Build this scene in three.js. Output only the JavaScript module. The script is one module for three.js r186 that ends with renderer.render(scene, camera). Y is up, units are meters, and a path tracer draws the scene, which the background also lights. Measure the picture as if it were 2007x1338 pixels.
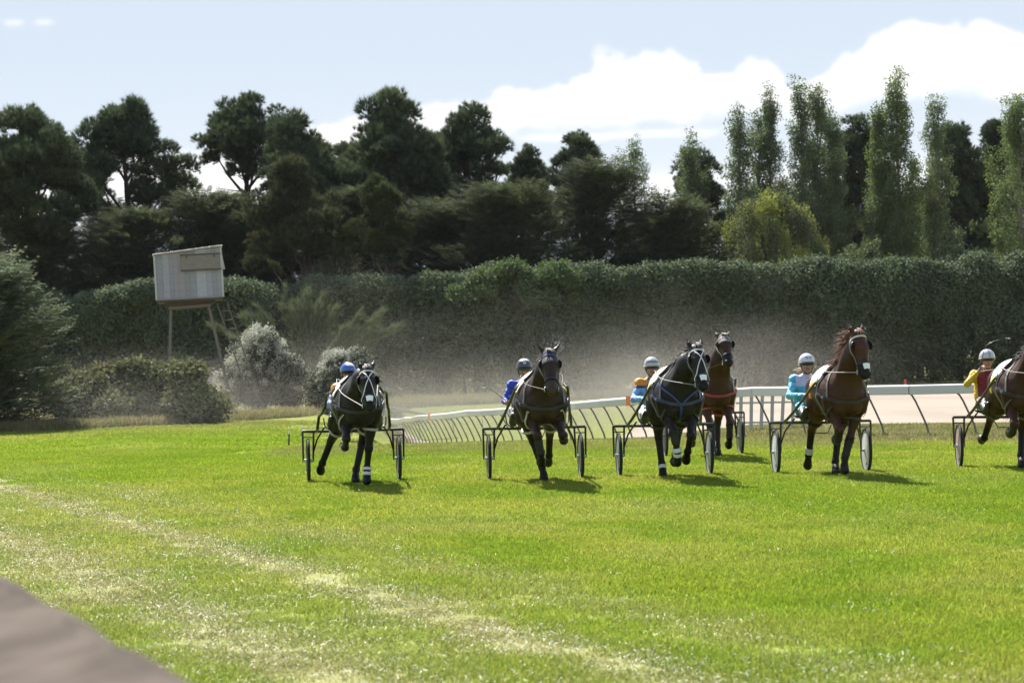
import * as THREE from 'three';
import { mergeGeometries } from 'three/addons/utils/BufferGeometryUtils.js';

// ---------------------------------------------------------------- camera, sky, sun, exposure
const scene = new THREE.Scene();
const renderer = new THREE.WebGLRenderer({ antialias: true });
renderer.setSize(1024, 682);
renderer.toneMapping = THREE.LinearToneMapping;
renderer.toneMappingExposure = 2.9;
renderer.shadowMap.enabled = true;

const camera = new THREE.PerspectiveCamera(18.0, 1024 / 682, 0.1, 9000);
camera.position.set(0, 1.8, 0);
camera.rotation.order = 'YXZ';
camera.rotation.set(0.00947, 0, -0.0209);
camera.focus = 32;
camera.userData.fStop = 3.6;

const SUN = new THREE.Vector3(-0.29, 1, -0.82).normalize();
const sun = new THREE.DirectionalLight(new THREE.Color().setRGB(1, 0.95, 0.86), 4.4);
sun.position.copy(SUN).multiplyScalar(150).add(new THREE.Vector3(0, 0, -60));
sun.target.position.set(0, 0, -60);
sun.castShadow = true;
Object.assign(sun.shadow.camera, { left: -60, right: 60, top: 110, bottom: -110, near: 1, far: 400 });
sun.shadow.mapSize.set(4096, 4096);
sun.name = 'sun';
scene.add(sun, sun.target);

// ---------------------------------------------------------------- numbers and noise
function rng(seed) {
  let s = seed >>> 0;
  return () => { s = (s + 0x6d2b79f5) | 0; let t = Math.imul(s ^ (s >>> 15), 1 | s); t = (t + Math.imul(t ^ (t >>> 7), 61 | t)) ^ t; return ((t ^ (t >>> 14)) >>> 0) / 4294967296; };
}
const hash3 = (x, y, z) => { let h = Math.imul(x, 374761393) ^ Math.imul(y, 668265263) ^ Math.imul(z, 2147483647 - 974634777); h = Math.imul(h ^ (h >>> 13), 1274126177); return ((h ^ (h >>> 16)) >>> 0) / 4294967296; };
function noise(x, y, z = 0) {
  const ix = Math.floor(x), iy = Math.floor(y), iz = Math.floor(z), f = (t) => t * t * (3 - 2 * t), fx = f(x - ix), fy = f(y - iy), fz = f(z - iz), L = (a, b, t) => a + (b - a) * t;
  const pl = (k) => L(L(hash3(ix, iy, k), hash3(ix + 1, iy, k), fx), L(hash3(ix, iy + 1, k), hash3(ix + 1, iy + 1, k), fx), fy);
  return fz ? L(pl(iz), pl(iz + 1), fz) : pl(iz);
}
const fbm = (x, y, n = 4, z = 0) => { let s = 0, a = 0.5, t = 0; for (let i = 0; i < n; i++) { s += a * noise(x, y, z + i * 7); t += a; a *= 0.5; x *= 2.03; y *= 2.03; } return s / t; };
const clamp = (x, a = 0, b = 1) => Math.min(b, Math.max(a, x));
const smooth = (a, b, x) => { const t = clamp((x - a) / (b - a)); return t * t * (3 - 2 * t); };
const lerp = (a, b, t) => a + (b - a) * t;
const mix3 = (a, b, t) => [lerp(a[0], b[0], t), lerp(a[1], b[1], t), lerp(a[2], b[2], t)];
const V = (x, y, z) => new THREE.Vector3(x, y, z);
const rad = (d) => (d * Math.PI) / 180;
function table(points, x) {   // piecewise linear lookup in [[x, y], ...]
  if (x <= points[0][0]) return points[0][1];
  for (let i = 1; i < points.length; i++) if (x < points[i][0]) return lerp(points[i - 1][1], points[i][1], (x - points[i - 1][0]) / (points[i][0] - points[i - 1][0]));
  return points[points.length - 1][1];
}

// ---------------------------------------------------------------- sky: air and a bank of cumulus clouds low over the trees
{
  const W = 4096, H = 2048, data = new Float32Array(W * H * 4);
  // height (tangent of elevation) of the top and the base of the cloud bank over the azimuth (tangent, radians beyond the view)
  const top = [[-0.16, 0.100], [-0.10, 0.108], [-0.045, 0.117], [0.0, 0.1245], [0.012, 0.124], [0.026, 0.127], [0.036, 0.136], [0.046, 0.142], [0.06, 0.1425], [0.076, 0.142], [0.084, 0.133], [0.098, 0.1335], [0.108, 0.1365], [0.12, 0.132], [0.132, 0.128], [0.142, 0.130], [0.158, 0.139], [0.172, 0.145], [0.19, 0.1515], [0.205, 0.1515], [0.22, 0.148], [0.235, 0.145], [0.27, 0.136], [0.33, 0.12]];
  const base = [[-0.16, 0.06], [-0.06, 0.085], [-0.03, 0.104], [0.0, 0.1085], [0.05, 0.1085], [0.095, 0.1105], [0.12, 0.113], [0.14, 0.108], [0.16, 0.112], [0.19, 0.1165], [0.22, 0.117], [0.26, 0.11], [0.33, 0.09]];
  for (let r = 0; r < H; r++) {
    const el = ((r + 0.5) / H - 0.5) * Math.PI, te = Math.tan(el), s = Math.max(0, Math.sin(el));
    const zen = [0.115, 0.185, 0.33], mid = [0.303, 0.352, 0.41], hor = [0.425, 0.445, 0.46];
    let air = s < 0.16 ? mix3(hor, mid, smooth(0, 0.16, s)) : mix3(mid, zen, smooth(0.16, 0.95, s));
    if (el < 0) air = [0.16, 0.18, 0.1];
    for (let c = 0; c < W; c++) {
      const i = (r * W + c) * 4, o = ((c + 0.5) / W - 0.5) * 2 * Math.PI;
      let col = air;
      if (el > 0 && el < 0.26) {
        let az = o + Math.PI / 2; if (az > Math.PI) az -= 2 * Math.PI; if (az < -Math.PI) az += 2 * Math.PI;
        const a = Math.abs(az) < 0.5 ? Math.tan(az) : az, view = 1 - smooth(0.26, 0.4, Math.abs(a));
        const n1 = fbm(a * 60, te * 60, 5), n2 = fbm(a * 26 + 40, te * 34, 5), wob = (n1 - 0.5) * 0.02;
        const far = 0.09 + 0.09 * fbm(Math.cos(az) * 5 + 9, Math.sin(az) * 5 + 3, 4), T = lerp(far, table(top, a), view), B = lerp(far * 0.72, table(base, a), view);
        let m = smooth(-0.0013, 0.0022, T + wob * 1.1 - te) * smooth(-0.004, 0.007, te - B - wob * 0.7);
        const dark = smooth(0.5, 0.72, n2) * 0.5 * smooth(0.25, 0.75, n1);
        let cc = mix3([0.56, 0.555, 0.545], [0.36, 0.385, 0.44], dark);
        col = mix3(col, cc, m);
        const strip = smooth(0.0022, 0.0006, Math.abs(te - 0.1035 - (n2 - 0.5) * 0.004)) * smooth(0.0, 0.012, a) * smooth(0.105, 0.09, a) * 0.85 * view;
        col = mix3(col, [0.52, 0.52, 0.52], strip);
        const low = smooth(0.098, 0.078, te + (n2 - 0.5) * 0.03) * smooth(0.28, 0.5, fbm(a * 16 + 5, te * 40, 4));
        col = mix3(col, [0.53, 0.53, 0.525], low * 0.9 * (1 - m));
        const wisp = smooth(0.0022, 0.0, Math.abs(te - 0.1585 - (n2 - 0.5) * 0.004)) * (smooth(0.006, 0.002, Math.abs(a + 0.2285)) + smooth(0.006, 0.002, Math.abs(a + 0.2145)));
        col = mix3(col, [0.52, 0.52, 0.52], wisp * 0.7);
      }
      data[i] = col[0] * 0.77; data[i + 1] = col[1] * 0.77; data[i + 2] = col[2] * 0.775; data[i + 3] = 1;
    }
  }
  const sky = new THREE.DataTexture(data, W, H, THREE.RGBAFormat, THREE.FloatType);
  sky.mapping = THREE.EquirectangularReflectionMapping;
  sky.magFilter = sky.minFilter = THREE.LinearFilter;
  sky.needsUpdate = true;
  scene.background = sky;
  scene.environment = sky;
}

// ---------------------------------------------------------------- naming and parenting
const taken = new Map();
function numbered(name) { const n = taken.get(name) ?? 0; taken.set(name, n + 1); return n ? `${name}_${String(n).padStart(3, '0')}` : name; }
function tag(o, label, category, group, kind) {
  if (label) o.userData.label = label;
  if (category) o.userData.category = category;
  if (group) o.userData.group = group;
  if (kind) o.userData.kind = kind;
  return o;
}
function thing(name, label, category, pos = [0, 0, 0], turn = 0, group) {
  const o = new THREE.Group();
  o.name = numbered(name); o.position.set(...pos); o.rotation.y = turn;
  scene.add(o);
  return tag(o, label, category, group);
}
function part(name, geo, mat, parent, label) {
  const m = new THREE.Mesh(Array.isArray(geo) ? merge(geo) : geo, mat);
  m.name = name; m.castShadow = m.receiveShadow = true;
  if (label) m.userData.label = label;
  parent.add(m);
  return m;
}
function structure(name, geo, mat) { const m = part(numbered(name), geo, mat, scene); m.userData.kind = 'structure'; return m; }
function merge(list) {
  if (list.length === 1) return list[0];
  const g = list.map((x) => { const y = x.index ? x.toNonIndexed() : x; for (const k of Object.keys(y.attributes)) if (!['position', 'normal', 'uv', 'color'].includes(k)) y.deleteAttribute(k); return y; });
  const common = ['uv', 'color'].filter((k) => g.every((y) => y.attributes[k]));
  for (const y of g) for (const k of ['uv', 'color']) if (y.attributes[k] && !common.includes(k)) y.deleteAttribute(k);
  return mergeGeometries(g);
}
const mat = (rgb, roughness = 0.8, extra = {}) => new THREE.MeshStandardMaterial({ color: new THREE.Color().setRGB(...rgb), roughness, ...extra });
const leafMat = (rgb, transmission, extra = {}) => new THREE.MeshPhysicalMaterial({ color: new THREE.Color().setRGB(...rgb), roughness: 1, transmission, thickness: 0, side: THREE.DoubleSide, ...extra });
function grainTexture(size, fn, repeat = 1, srgb = false) {
  const d = new Uint8Array(size * size * 4);
  for (let y = 0; y < size; y++) for (let x = 0; x < size; x++) { const v = fn(x / size, y / size), i = (y * size + x) * 4; for (let c = 0; c < 3; c++) d[i + c] = clamp(Array.isArray(v) ? v[c] : v) * 255; d[i + 3] = 255; }
  const t = new THREE.DataTexture(d, size, size);
  t.wrapS = t.wrapT = THREE.RepeatWrapping; t.magFilter = THREE.LinearFilter; t.repeat.set(repeat, repeat); if (srgb) t.colorSpace = THREE.SRGBColorSpace; t.needsUpdate = true;
  return t;
}

// ---------------------------------------------------------------- shapes
function box(w, h, d, x = 0, y = 0, z = 0) { const g = new THREE.BoxGeometry(w, h, d); g.translate(x, y, z); return g; }
function bevelBox(w, h, d, b = 0.01) {
  const s = new THREE.Shape(), x = w / 2 - b, y = h / 2 - b;
  s.moveTo(-x, -y); s.lineTo(x, -y); s.lineTo(x, y); s.lineTo(-x, y); s.closePath();
  const g = new THREE.ExtrudeGeometry(s, { depth: d - 2 * b, bevelEnabled: true, bevelThickness: b, bevelSize: b, bevelSegments: 2 });
  g.translate(0, 0, -(d / 2 - b));
  return g;
}
// a tapered round bar through points; radii one per point
function limb(points, radii, sides = 7, caps = true) {
  const pos = [], idx = [], n = points.length, up = V(0, 1, 0), t = V(0, 0, 0), u = V(0, 0, 0), w = V(0, 0, 0), q = V(0, 0, 0);
  let ref = null;
  for (let i = 0; i < n; i++) {
    t.subVectors(points[Math.min(n - 1, i + 1)], points[Math.max(0, i - 1)]).normalize();
    if (!ref) ref = Math.abs(t.y) > 0.9 ? V(1, 0, 0) : up.clone();
    u.crossVectors(t, ref).normalize(); w.crossVectors(u, t).normalize(); ref = w.clone();
    const r = radii.length === n ? radii[i] : lerp(radii[0], radii[radii.length - 1], i / (n - 1));
    for (let k = 0; k < sides; k++) { const a = (k / sides) * Math.PI * 2; q.copy(points[i]).addScaledVector(u, Math.cos(a) * r).addScaledVector(w, Math.sin(a) * r); pos.push(q.x, q.y, q.z); }
  }
  for (let i = 0; i < n - 1; i++) for (let k = 0; k < sides; k++) { const a = i * sides + k, b = i * sides + ((k + 1) % sides), c = a + sides, d = b + sides; idx.push(a, b, c, b, d, c); }
  if (caps) for (const [at, flip] of [[0, false], [n - 1, true]]) { const c = pos.length / 3; pos.push(points[at].x, points[at].y, points[at].z); for (let k = 0; k < sides; k++) { const a = at * sides + k, b = at * sides + ((k + 1) % sides); flip ? idx.push(a, b, c) : idx.push(b, a, c); } }
  const g = new THREE.BufferGeometry();
  g.setAttribute('position', new THREE.Float32BufferAttribute(pos, 3)); g.setIndex(idx); g.computeVertexNormals();
  return g;
}
const curve = (pts, n) => new THREE.CatmullRomCurve3(pts).getPoints(n);
// a flat band along points, with the outward normal given at each
function band(points, normals, width, thick, closed = false) {
  const pos = [], idx = [], n = points.length, t = V(0, 0, 0), s = V(0, 0, 0), q = V(0, 0, 0);
  for (let i = 0; i < n; i++) {
    t.subVectors(points[closed ? (i + 1) % n : Math.min(n - 1, i + 1)], points[closed ? (i + n - 1) % n : Math.max(0, i - 1)]).normalize();
    s.crossVectors(t, normals[i]).normalize();
    for (const [a, b] of [[-1, 0], [-1, 1], [1, 1], [1, 0]]) { q.copy(points[i]).addScaledVector(s, (a * width) / 2).addScaledVector(normals[i], b * thick); pos.push(q.x, q.y, q.z); }
  }
  const m = closed ? n : n - 1;
  for (let i = 0; i < m; i++) for (let k = 0; k < 4; k++) { const a = i * 4 + k, b = i * 4 + ((k + 1) % 4), j = ((i + 1) % n) * 4, c = j + k, d = j + ((k + 1) % 4); idx.push(a, c, b, b, c, d); }
  if (!closed) { idx.push(0, 1, 2, 0, 2, 3); const e = (n - 1) * 4; idx.push(e, e + 2, e + 1, e, e + 3, e + 2); }
  const g = new THREE.BufferGeometry();
  g.setAttribute('position', new THREE.Float32BufferAttribute(pos, 3)); g.setIndex(idx);
  const f = g.toNonIndexed(); f.computeVertexNormals();
  return f;
}

// ---------------------------------------------------------------- soft bodies: tapered capsules joined with a smooth minimum, meshed on a grid
const bone = (a, b, ra, rb, k = 0.05, sx = 1) => ({ a, b, ra, rb, k, sx });
function boneDistance(p, x, y, z) {
  const [ax, ay, az] = p.a, bx = p.b[0] - ax, by = p.b[1] - ay, bz = p.b[2] - az;
  let qx = x - ax, qy = y - ay, qz = z - az;
  if (p.sx !== 1) qx /= p.sx;
  const l = bx * bx + by * by + bz * bz, t = l > 0 ? Math.min(1, Math.max(0, (qx * bx + qy * by + qz * bz) / l)) : 0;
  qx -= bx * t; qy -= by * t; qz -= bz * t;
  return (Math.sqrt(qx * qx + qy * qy + qz * qz) - (p.ra + (p.rb - p.ra) * t)) * Math.min(1, p.sx);
}
const smin = (a, b, k) => { const h = Math.max(k - Math.abs(a - b), 0) / k; return Math.min(a, b) - h * h * k * 0.25; };
function distance(bones, x, y, z) { let d = 9; for (const p of bones) d = smin(d, boneDistance(p, x, y, z), p.k); return d; }
function onSkin(bones, v, lift = 0.004) {   // the nearest point of the skin and its normal
  const e = 0.006, p = v.clone(), n = V(0, 1, 0);
  for (let i = 0; i < 7; i++) {
    const d = distance(bones, p.x, p.y, p.z);
    n.set(distance(bones, p.x + e, p.y, p.z) - d, distance(bones, p.x, p.y + e, p.z) - d, distance(bones, p.x, p.y, p.z + e) - d).normalize();
    p.addScaledVector(n, -clamp(d - (i === 6 ? lift : 0), -0.08, 0.08));
  }
  p.addScaledVector(n, lift);
  return [p, n];
}
function strap(bones, pts, width, thick = 0.006, closed = false, steps = 0, lift = 0.004) {
  const c = new THREE.CatmullRomCurve3(pts, closed), m = steps || pts.length * 5, P = [], N = [];
  for (let i = 0; i < m; i++) { const [p, n] = onSkin(bones, c.getPoint(closed ? i / m : i / (m - 1)), lift); P.push(p); N.push(n); }
  return band(P, N, width, thick, closed);
}
function ringStrap(bones, centre, axis, radius, width, thick = 0.008, m = 18) {
  const a = axis.clone().normalize(), u = Math.abs(a.y) > 0.9 ? V(1, 0, 0) : V(0, 1, 0), w = V(0, 0, 0).crossVectors(a, u).normalize(), s = V(0, 0, 0).crossVectors(w, a), P = [], N = [];
  for (let i = 0; i < m; i++) {
    const t = (i / m) * Math.PI * 2, dir = w.clone().multiplyScalar(Math.cos(t)).addScaledVector(s, Math.sin(t)), q = V(0, 0, 0);
    let r = 0.01;
    for (; r < radius * 2; r += 0.004) { q.copy(centre).addScaledVector(dir, r); if (distance(bones, q.x, q.y, q.z) > 0.003) break; }
    P.push(centre.clone().addScaledVector(dir, Math.min(r, radius * 1.5))); N.push(dir);
  }
  return band(P, N, width, thick, true);
}
function skin(bones, cell, colour, clip) {
  const lo = [9, 9, 9], hi = [-9, -9, -9];
  for (const p of bones) for (let c = 0; c < 3; c++) { const r = Math.max(p.ra, p.rb) * Math.max(1, p.sx) + 3 * cell; lo[c] = Math.min(lo[c], p.a[c] - r, p.b[c] - r); hi[c] = Math.max(hi[c], p.a[c] + r, p.b[c] + r); }
  const [nx, ny, nz] = [0, 1, 2].map((c) => Math.ceil((hi[c] - lo[c]) / cell) + 2), field = new Float32Array(nx * ny * nz).fill(0.6), sy = nx, sz = nx * ny;
  for (const p of bones) {
    const r = Math.max(p.ra, p.rb) * Math.max(1, p.sx) + p.k + 3 * cell, g0 = [0, 1, 2].map((c) => Math.max(0, Math.floor((Math.min(p.a[c], p.b[c]) - r - lo[c]) / cell))), g1 = [nx, ny, nz].map((n, c) => Math.min(n - 1, Math.ceil((Math.max(p.a[c], p.b[c]) + r - lo[c]) / cell)));
    for (let k = g0[2]; k <= g1[2]; k++) for (let j = g0[1]; j <= g1[1]; j++) for (let i = g0[0]; i <= g1[0]; i++) {
      const at = i + j * sy + k * sz, d = boneDistance(p, lo[0] + i * cell, lo[1] + j * cell, lo[2] + k * cell);
      if (d < field[at] + p.k) field[at] = smin(field[at], d, p.k);
    }
  }
  if (clip) for (let k = 0; k < nz; k++) for (let j = 0; j < ny; j++) for (let i = 0; i < nx; i++) { const at = i + j * sy + k * sz; if (field[at] < 0.1) field[at] = clip(lo[0] + i * cell, lo[1] + j * cell, lo[2] + k * cell, field[at]); }
  const vid = new Int32Array(nx * ny * nz).fill(-1), pos = [], idx = [], corner = [0, 1, sy, sy + 1, sz, sz + 1, sz + sy, sz + sy + 1];
  const edges = [[0, 1], [2, 3], [4, 5], [6, 7], [0, 2], [1, 3], [4, 6], [5, 7], [0, 4], [1, 5], [2, 6], [3, 7]];
  for (let k = 0; k < nz - 1; k++) for (let j = 0; j < ny - 1; j++) for (let i = 0; i < nx - 1; i++) {
    const at = i + j * sy + k * sz;
    let inside = 0;
    for (const c of corner) if (field[at + c] < 0) inside++;
    if (inside === 0 || inside === 8) continue;
    let x = 0, y = 0, z = 0, n = 0;
    for (const [a, b] of edges) {
      const fa = field[at + corner[a]], fb = field[at + corner[b]];
      if (fa < 0 === fb < 0) continue;
      const t = fa / (fa - fb);
      x += (a & 1) + t * ((b & 1) - (a & 1)); y += ((a >> 1) & 1) + t * (((b >> 1) & 1) - ((a >> 1) & 1)); z += (a >> 2) + t * ((b >> 2) - (a >> 2)); n++;
    }
    vid[at] = pos.length / 3;
    pos.push(lo[0] + (i + x / n) * cell, lo[1] + (j + y / n) * cell, lo[2] + (k + z / n) * cell);
  }
  const quad = (a, b, c, d, flip) => { if (a < 0 || b < 0 || c < 0 || d < 0) return; flip ? idx.push(a, c, b, a, d, c) : idx.push(a, b, c, a, c, d); };
  for (let k = 1; k < nz - 1; k++) for (let j = 1; j < ny - 1; j++) for (let i = 1; i < nx - 1; i++) {
    const at = i + j * sy + k * sz, s = field[at] < 0;
    if (s !== field[at + 1] < 0) quad(vid[at - sy - sz], vid[at - sz], vid[at], vid[at - sy], !s);
    if (s !== field[at + sy] < 0) quad(vid[at - 1 - sz], vid[at - 1], vid[at], vid[at - sz], !s);
    if (s !== field[at + sz] < 0) quad(vid[at - 1 - sy], vid[at - sy], vid[at], vid[at - 1], !s);
  }
  const g = new THREE.BufferGeometry();
  g.setAttribute('position', new THREE.Float32BufferAttribute(pos, 3)); g.setIndex(idx); g.computeVertexNormals();
  if (colour) { const c = new Float32Array(pos.length); for (let i = 0; i < pos.length; i += 3) c.set(colour(pos[i], pos[i + 1], pos[i + 2]), i); g.setAttribute('color', new THREE.BufferAttribute(c, 3)); }
  return g;
}
// ================================================================ the setting: ground, sand track, hills
// lie of the land: level turf, with a hollow that the running rail dips into beyond the crest at 42 m
function ground(x, z) {
  const D = -z, A = smooth(7, 3.5, x) * smooth(-7.2, -4.6, x), B = 0.0375 * Math.max(0, D - 47) * (1 - smooth(93, 107, D));
  return -A * B + (fbm(x * 0.35, z * 0.35, 3) - 0.5) * 0.05 * smooth(48, 40, D);
}
const railLine = [[-9.5, 116], [-7, 104], [-4.9, 92], [-2.9, 80], [-1, 71], [0.9, 64], [3, 56.5], [5.3, 50.5], [8, 47.4], [11, 45.8], [15, 44.4], [22, 43]];   // x and depth of the running rail
const trackLine = (z) => -7.7 + 0.405 * (33 + z);   // x of the main worn wheel track at depth z
function worn(x, z) {   // 0..1: how much cut straw and bare thatch shows
  const D = -z, near = smooth(48, 30, D), x0 = trackLine(z), n = fbm(x * 1.7, z * 0.8, 4, 3), fine = fbm(x * 6, z * 3.5, 3, 9);
  const lane = (o, w, s) => s * Math.exp(-(((x - x0 - o + (n - 0.5) * 0.35) / w) ** 2));
  let v = lane(0, 0.34, 1.0) + lane(-1.75, 0.45, 0.75) + lane(-3.4, 0.5, 0.6) + lane(1.35, 0.4, 0.34) + 0.3 * smooth(1.6, -0.6, x - x0);
  return clamp((v * (0.45 + 1.1 * fine) + (n - 0.56) * 0.5 * smooth(2.5, 0, x - x0)) * near);
}
const scrubEdge = [[-18, 63], [-14.7, 63.5], [-11, 68], [-7.6, 76], [-7.0, 95], [-5.2, 104], [4, 105.5], [14, 106.5], [34, 107]];   // x and depth where the turf gives way to scrub
const TURF = [0.222, 0.305, 0.026], TURF2 = [0.285, 0.335, 0.045], DULL = [0.22, 0.215, 0.07], STRAW = [0.36, 0.335, 0.17], EARTH = [0.17, 0.13, 0.08];
function turfColour(x, z) {
  const D = -z, n = fbm(x * 0.22 + 3, z * 0.14, 4), m = fbm(x * 1.3, z * 0.7, 3, 5);
  let c = mix3(TURF, TURF2, smooth(0.35, 0.7, n));
  c = mix3(c, [0.17, 0.275, 0.018], smooth(0.48, 0.7, m) * 0.7);
  c = mix3(c, [0.29, 0.32, 0.08], smooth(0.52, 0.78, fbm(x * 0.6 + 20, z * 0.3, 4, 7)) * 0.5);
  const rough = x > -5 ? smooth(40.5, 45, D + (m - 0.5) * 3) : smooth(52, 72, D) * 0.75;
  c = mix3(c, mix3(DULL, [0.24, 0.22, 0.1], m), rough * (x > -7 && x < 5 ? 0.55 : 0.8));
  const s = smooth(-0.5, 2.5, D - table(scrubEdge, x) + (m - 0.5) * 3);
  c = mix3(c, mix3(EARTH, [0.3, 0.24, 0.12], m), s * 0.7);
  return mix3(c, mix3(STRAW, [0.3, 0.28, 0.13], m), worn(x, z) * 0.85);
}
function sheet(xs, zs, height, colour, uvScale = 1) {
  const nx = xs.length, pos = [], col = [], uv = [], idx = [];
  for (const z of zs) for (const x of xs) { pos.push(x, height(x, z), z); col.push(...colour(x, z)); uv.push(x * uvScale, z * uvScale); }
  for (let j = 0; j < zs.length - 1; j++) for (let i = 0; i < nx - 1; i++) { const a = j * nx + i; idx.push(a, a + nx, a + 1, a + 1, a + nx, a + nx + 1); }
  const g = new THREE.BufferGeometry();
  g.setAttribute('position', new THREE.Float32BufferAttribute(pos, 3)); g.setAttribute('color', new THREE.Float32BufferAttribute(col, 3)); g.setAttribute('uv', new THREE.Float32BufferAttribute(uv, 2));
  g.setIndex(idx); g.computeVertexNormals();
  if (g.attributes.normal.getY(0) < 0) { for (let i = 0; i < idx.length; i += 3) [idx[i + 1], idx[i + 2]] = [idx[i + 2], idx[i + 1]]; g.setIndex(idx); g.computeVertexNormals(); }
  return g;
}
const spread = (from, to, step) => { const a = []; for (let v = from; v <= to + 1e-6; v += step) a.push(v); return a; };
const speckle = grainTexture(512, (u, v) => 0.62 + 0.38 * fbm(u * 90, v * 90, 3) + 0.25 * (fbm(u * 14, v * 14, 3) - 0.5));
{
  const xs = [-4000, -1500, -500, -200, -90, -60, ...spread(-44, 44, 0.55), 60, 90, 200, 500, 1500, 4000];
  const zs = [60, 30, 10, 0, -4, -6, ...spread(7, 45, 0.3).map((v) => -v), ...spread(45.6, 118, 0.8).map((v) => -v), -124, -135, -150, -180, -250, -400, -900, -2000, -5000];
  const m = new THREE.MeshPhysicalMaterial({ vertexColors: true, roughness: 1, specularIntensity: 0.1, map: speckle, bumpMap: speckle, bumpScale: 0.03 });
  structure('ground', sheet(xs, zs, ground, turfColour, 0.4), m);
}
// the pale sand track beyond the running rail, bending away down the hollow
const sandNear = [[-12, 116], [-6, 99], [-4, 93], [-2, 84], [0.5, 73], [3, 64], [6, 57.5], [9, 55], [14, 53.5], [40, 50]];
const sandFar = [[-12, 118], [-6, 101], [-3, 93], [-1, 85.5], [1.5, 79], [4, 84], [7, 94], [10, 100], [16, 103], [40, 104]];
{
  const pos = [], col = [], uv = [], idx = [], n = 120, m = 24;
  for (let i = 0; i <= n; i++) { const x = lerp(-12, 36, i / n); for (let j = 0; j <= m; j++) { const D = lerp(table(sandNear, x), table(sandFar, x), j / m), k = fbm(x * 0.5, D * 0.2, 4); pos.push(x, ground(x, -D) + 0.03, -D); col.push(...mix3([0.32, 0.258, 0.198], [0.265, 0.215, 0.165], smooth(0.35, 0.7, k))); uv.push(x * 0.5, D * 0.5); } }
  for (let i = 0; i < n; i++) for (let j = 0; j < m; j++) { const a = i * (m + 1) + j; idx.push(a, a + m + 1, a + 1, a + 1, a + m + 1, a + m + 2); }
  const g = new THREE.BufferGeometry();
  g.setAttribute('position', new THREE.Float32BufferAttribute(pos, 3)); g.setAttribute('color', new THREE.Float32BufferAttribute(col, 3)); g.setAttribute('uv', new THREE.Float32BufferAttribute(uv, 2)); g.setIndex(idx); g.computeVertexNormals();
  structure('sand_track', g, new THREE.MeshStandardMaterial({ vertexColors: true, roughness: 0.95, map: speckle, side: THREE.DoubleSide }));
}
{ // far range of hills, glimpsed between the trees; blue air haze painted into their colour
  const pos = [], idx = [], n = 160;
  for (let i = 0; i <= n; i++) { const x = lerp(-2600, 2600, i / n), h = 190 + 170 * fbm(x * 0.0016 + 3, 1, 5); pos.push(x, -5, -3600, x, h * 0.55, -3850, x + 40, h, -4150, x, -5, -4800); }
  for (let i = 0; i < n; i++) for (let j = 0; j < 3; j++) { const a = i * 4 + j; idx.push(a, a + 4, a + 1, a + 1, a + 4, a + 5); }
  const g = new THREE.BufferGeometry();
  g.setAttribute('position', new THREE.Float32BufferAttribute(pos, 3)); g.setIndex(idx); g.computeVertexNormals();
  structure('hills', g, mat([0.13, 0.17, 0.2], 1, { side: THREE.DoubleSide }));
}

// ---------------------------------------------------------------- instanced growth
const Q = new THREE.Quaternion(), M4 = new THREE.Matrix4(), UP = V(0, 1, 0), C3 = new THREE.Color();
class Growth {   // collects copies of one small shape
  constructor() { this.m = []; this.c = []; }
  add(p, dir, spin, s, rgb, sy = s) {
    Q.setFromUnitVectors(UP, dir); const q2 = new THREE.Quaternion().setFromAxisAngle(UP, spin);
    M4.compose(p, Q.multiply(q2), V(s, sy, s)); this.m.push(...M4.elements); this.c.push(...rgb);
  }
  build(name, geo, material, parent) {
    const n = this.c.length / 3, im = new THREE.InstancedMesh(geo, material, n);
    im.instanceMatrix.array.set(this.m); im.instanceColor = new THREE.InstancedBufferAttribute(new Float32Array(this.c), 3);
    im.name = name; im.userData.kind = 'stuff'; im.castShadow = im.receiveShadow = true;
    parent.add(im);
    return im;
  }
}
// triangles list -> geometry; each entry [a, b, c] of [x, y, z], with an optional rgb per triangle
function leaves(tris, cols) {
  const p = [], c = [];
  tris.forEach((t, i) => { for (const q of t) { p.push(...q); if (cols) c.push(...cols[i]); } });
  const g = new THREE.BufferGeometry();
  g.setAttribute('position', new THREE.Float32BufferAttribute(p, 3));
  if (cols) g.setAttribute('color', new THREE.Float32BufferAttribute(c, 3));
  g.computeVertexNormals();
  return g;
}
function grassPatch(seed, radius, count, height, width, pale) {
  const r = rng(seed), tris = [], cols = [];
  for (let i = 0; i < count; i++) {
    const a = r() * 6.283, d = Math.sqrt(r()) * radius, x = Math.cos(a) * d, z = Math.sin(a) * d, f = r() * 6.283, h = height * (0.45 + 0.75 * r()), w = width * (0.6 + 0.8 * r()), lean = h * (0.2 + 0.9 * r() * r()), la = r() * 6.283;
    const dx = Math.cos(f) * w, dz = Math.sin(f) * w, mx = x + Math.cos(la) * lean * 0.35, mz = z + Math.sin(la) * lean * 0.35, tx = x + Math.cos(la) * lean, tz = z + Math.sin(la) * lean, my = h * 0.6;
    const k = 0.75 + 0.5 * r(), c = r() < pale ? [1.75 * k, 1.35 * k, 2.6 * k] : [k * (0.85 + 0.3 * r()), k, k];
    tris.push([[x - dx, 0, z - dz], [x + dx, 0, z + dz], [mx + dx * 0.8, my, mz + dz * 0.8]], [[x - dx, 0, z - dz], [mx + dx * 0.8, my, mz + dz * 0.8], [mx - dx * 0.8, my, mz - dz * 0.8]], [[mx - dx * 0.8, my, mz - dz * 0.8], [mx + dx * 0.8, my, mz + dz * 0.8], [tx, h * (1 - 0.25 * r()), tz]]);
    cols.push(c, c, c);
  }
  return leaves(tris, cols);
}
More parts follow.
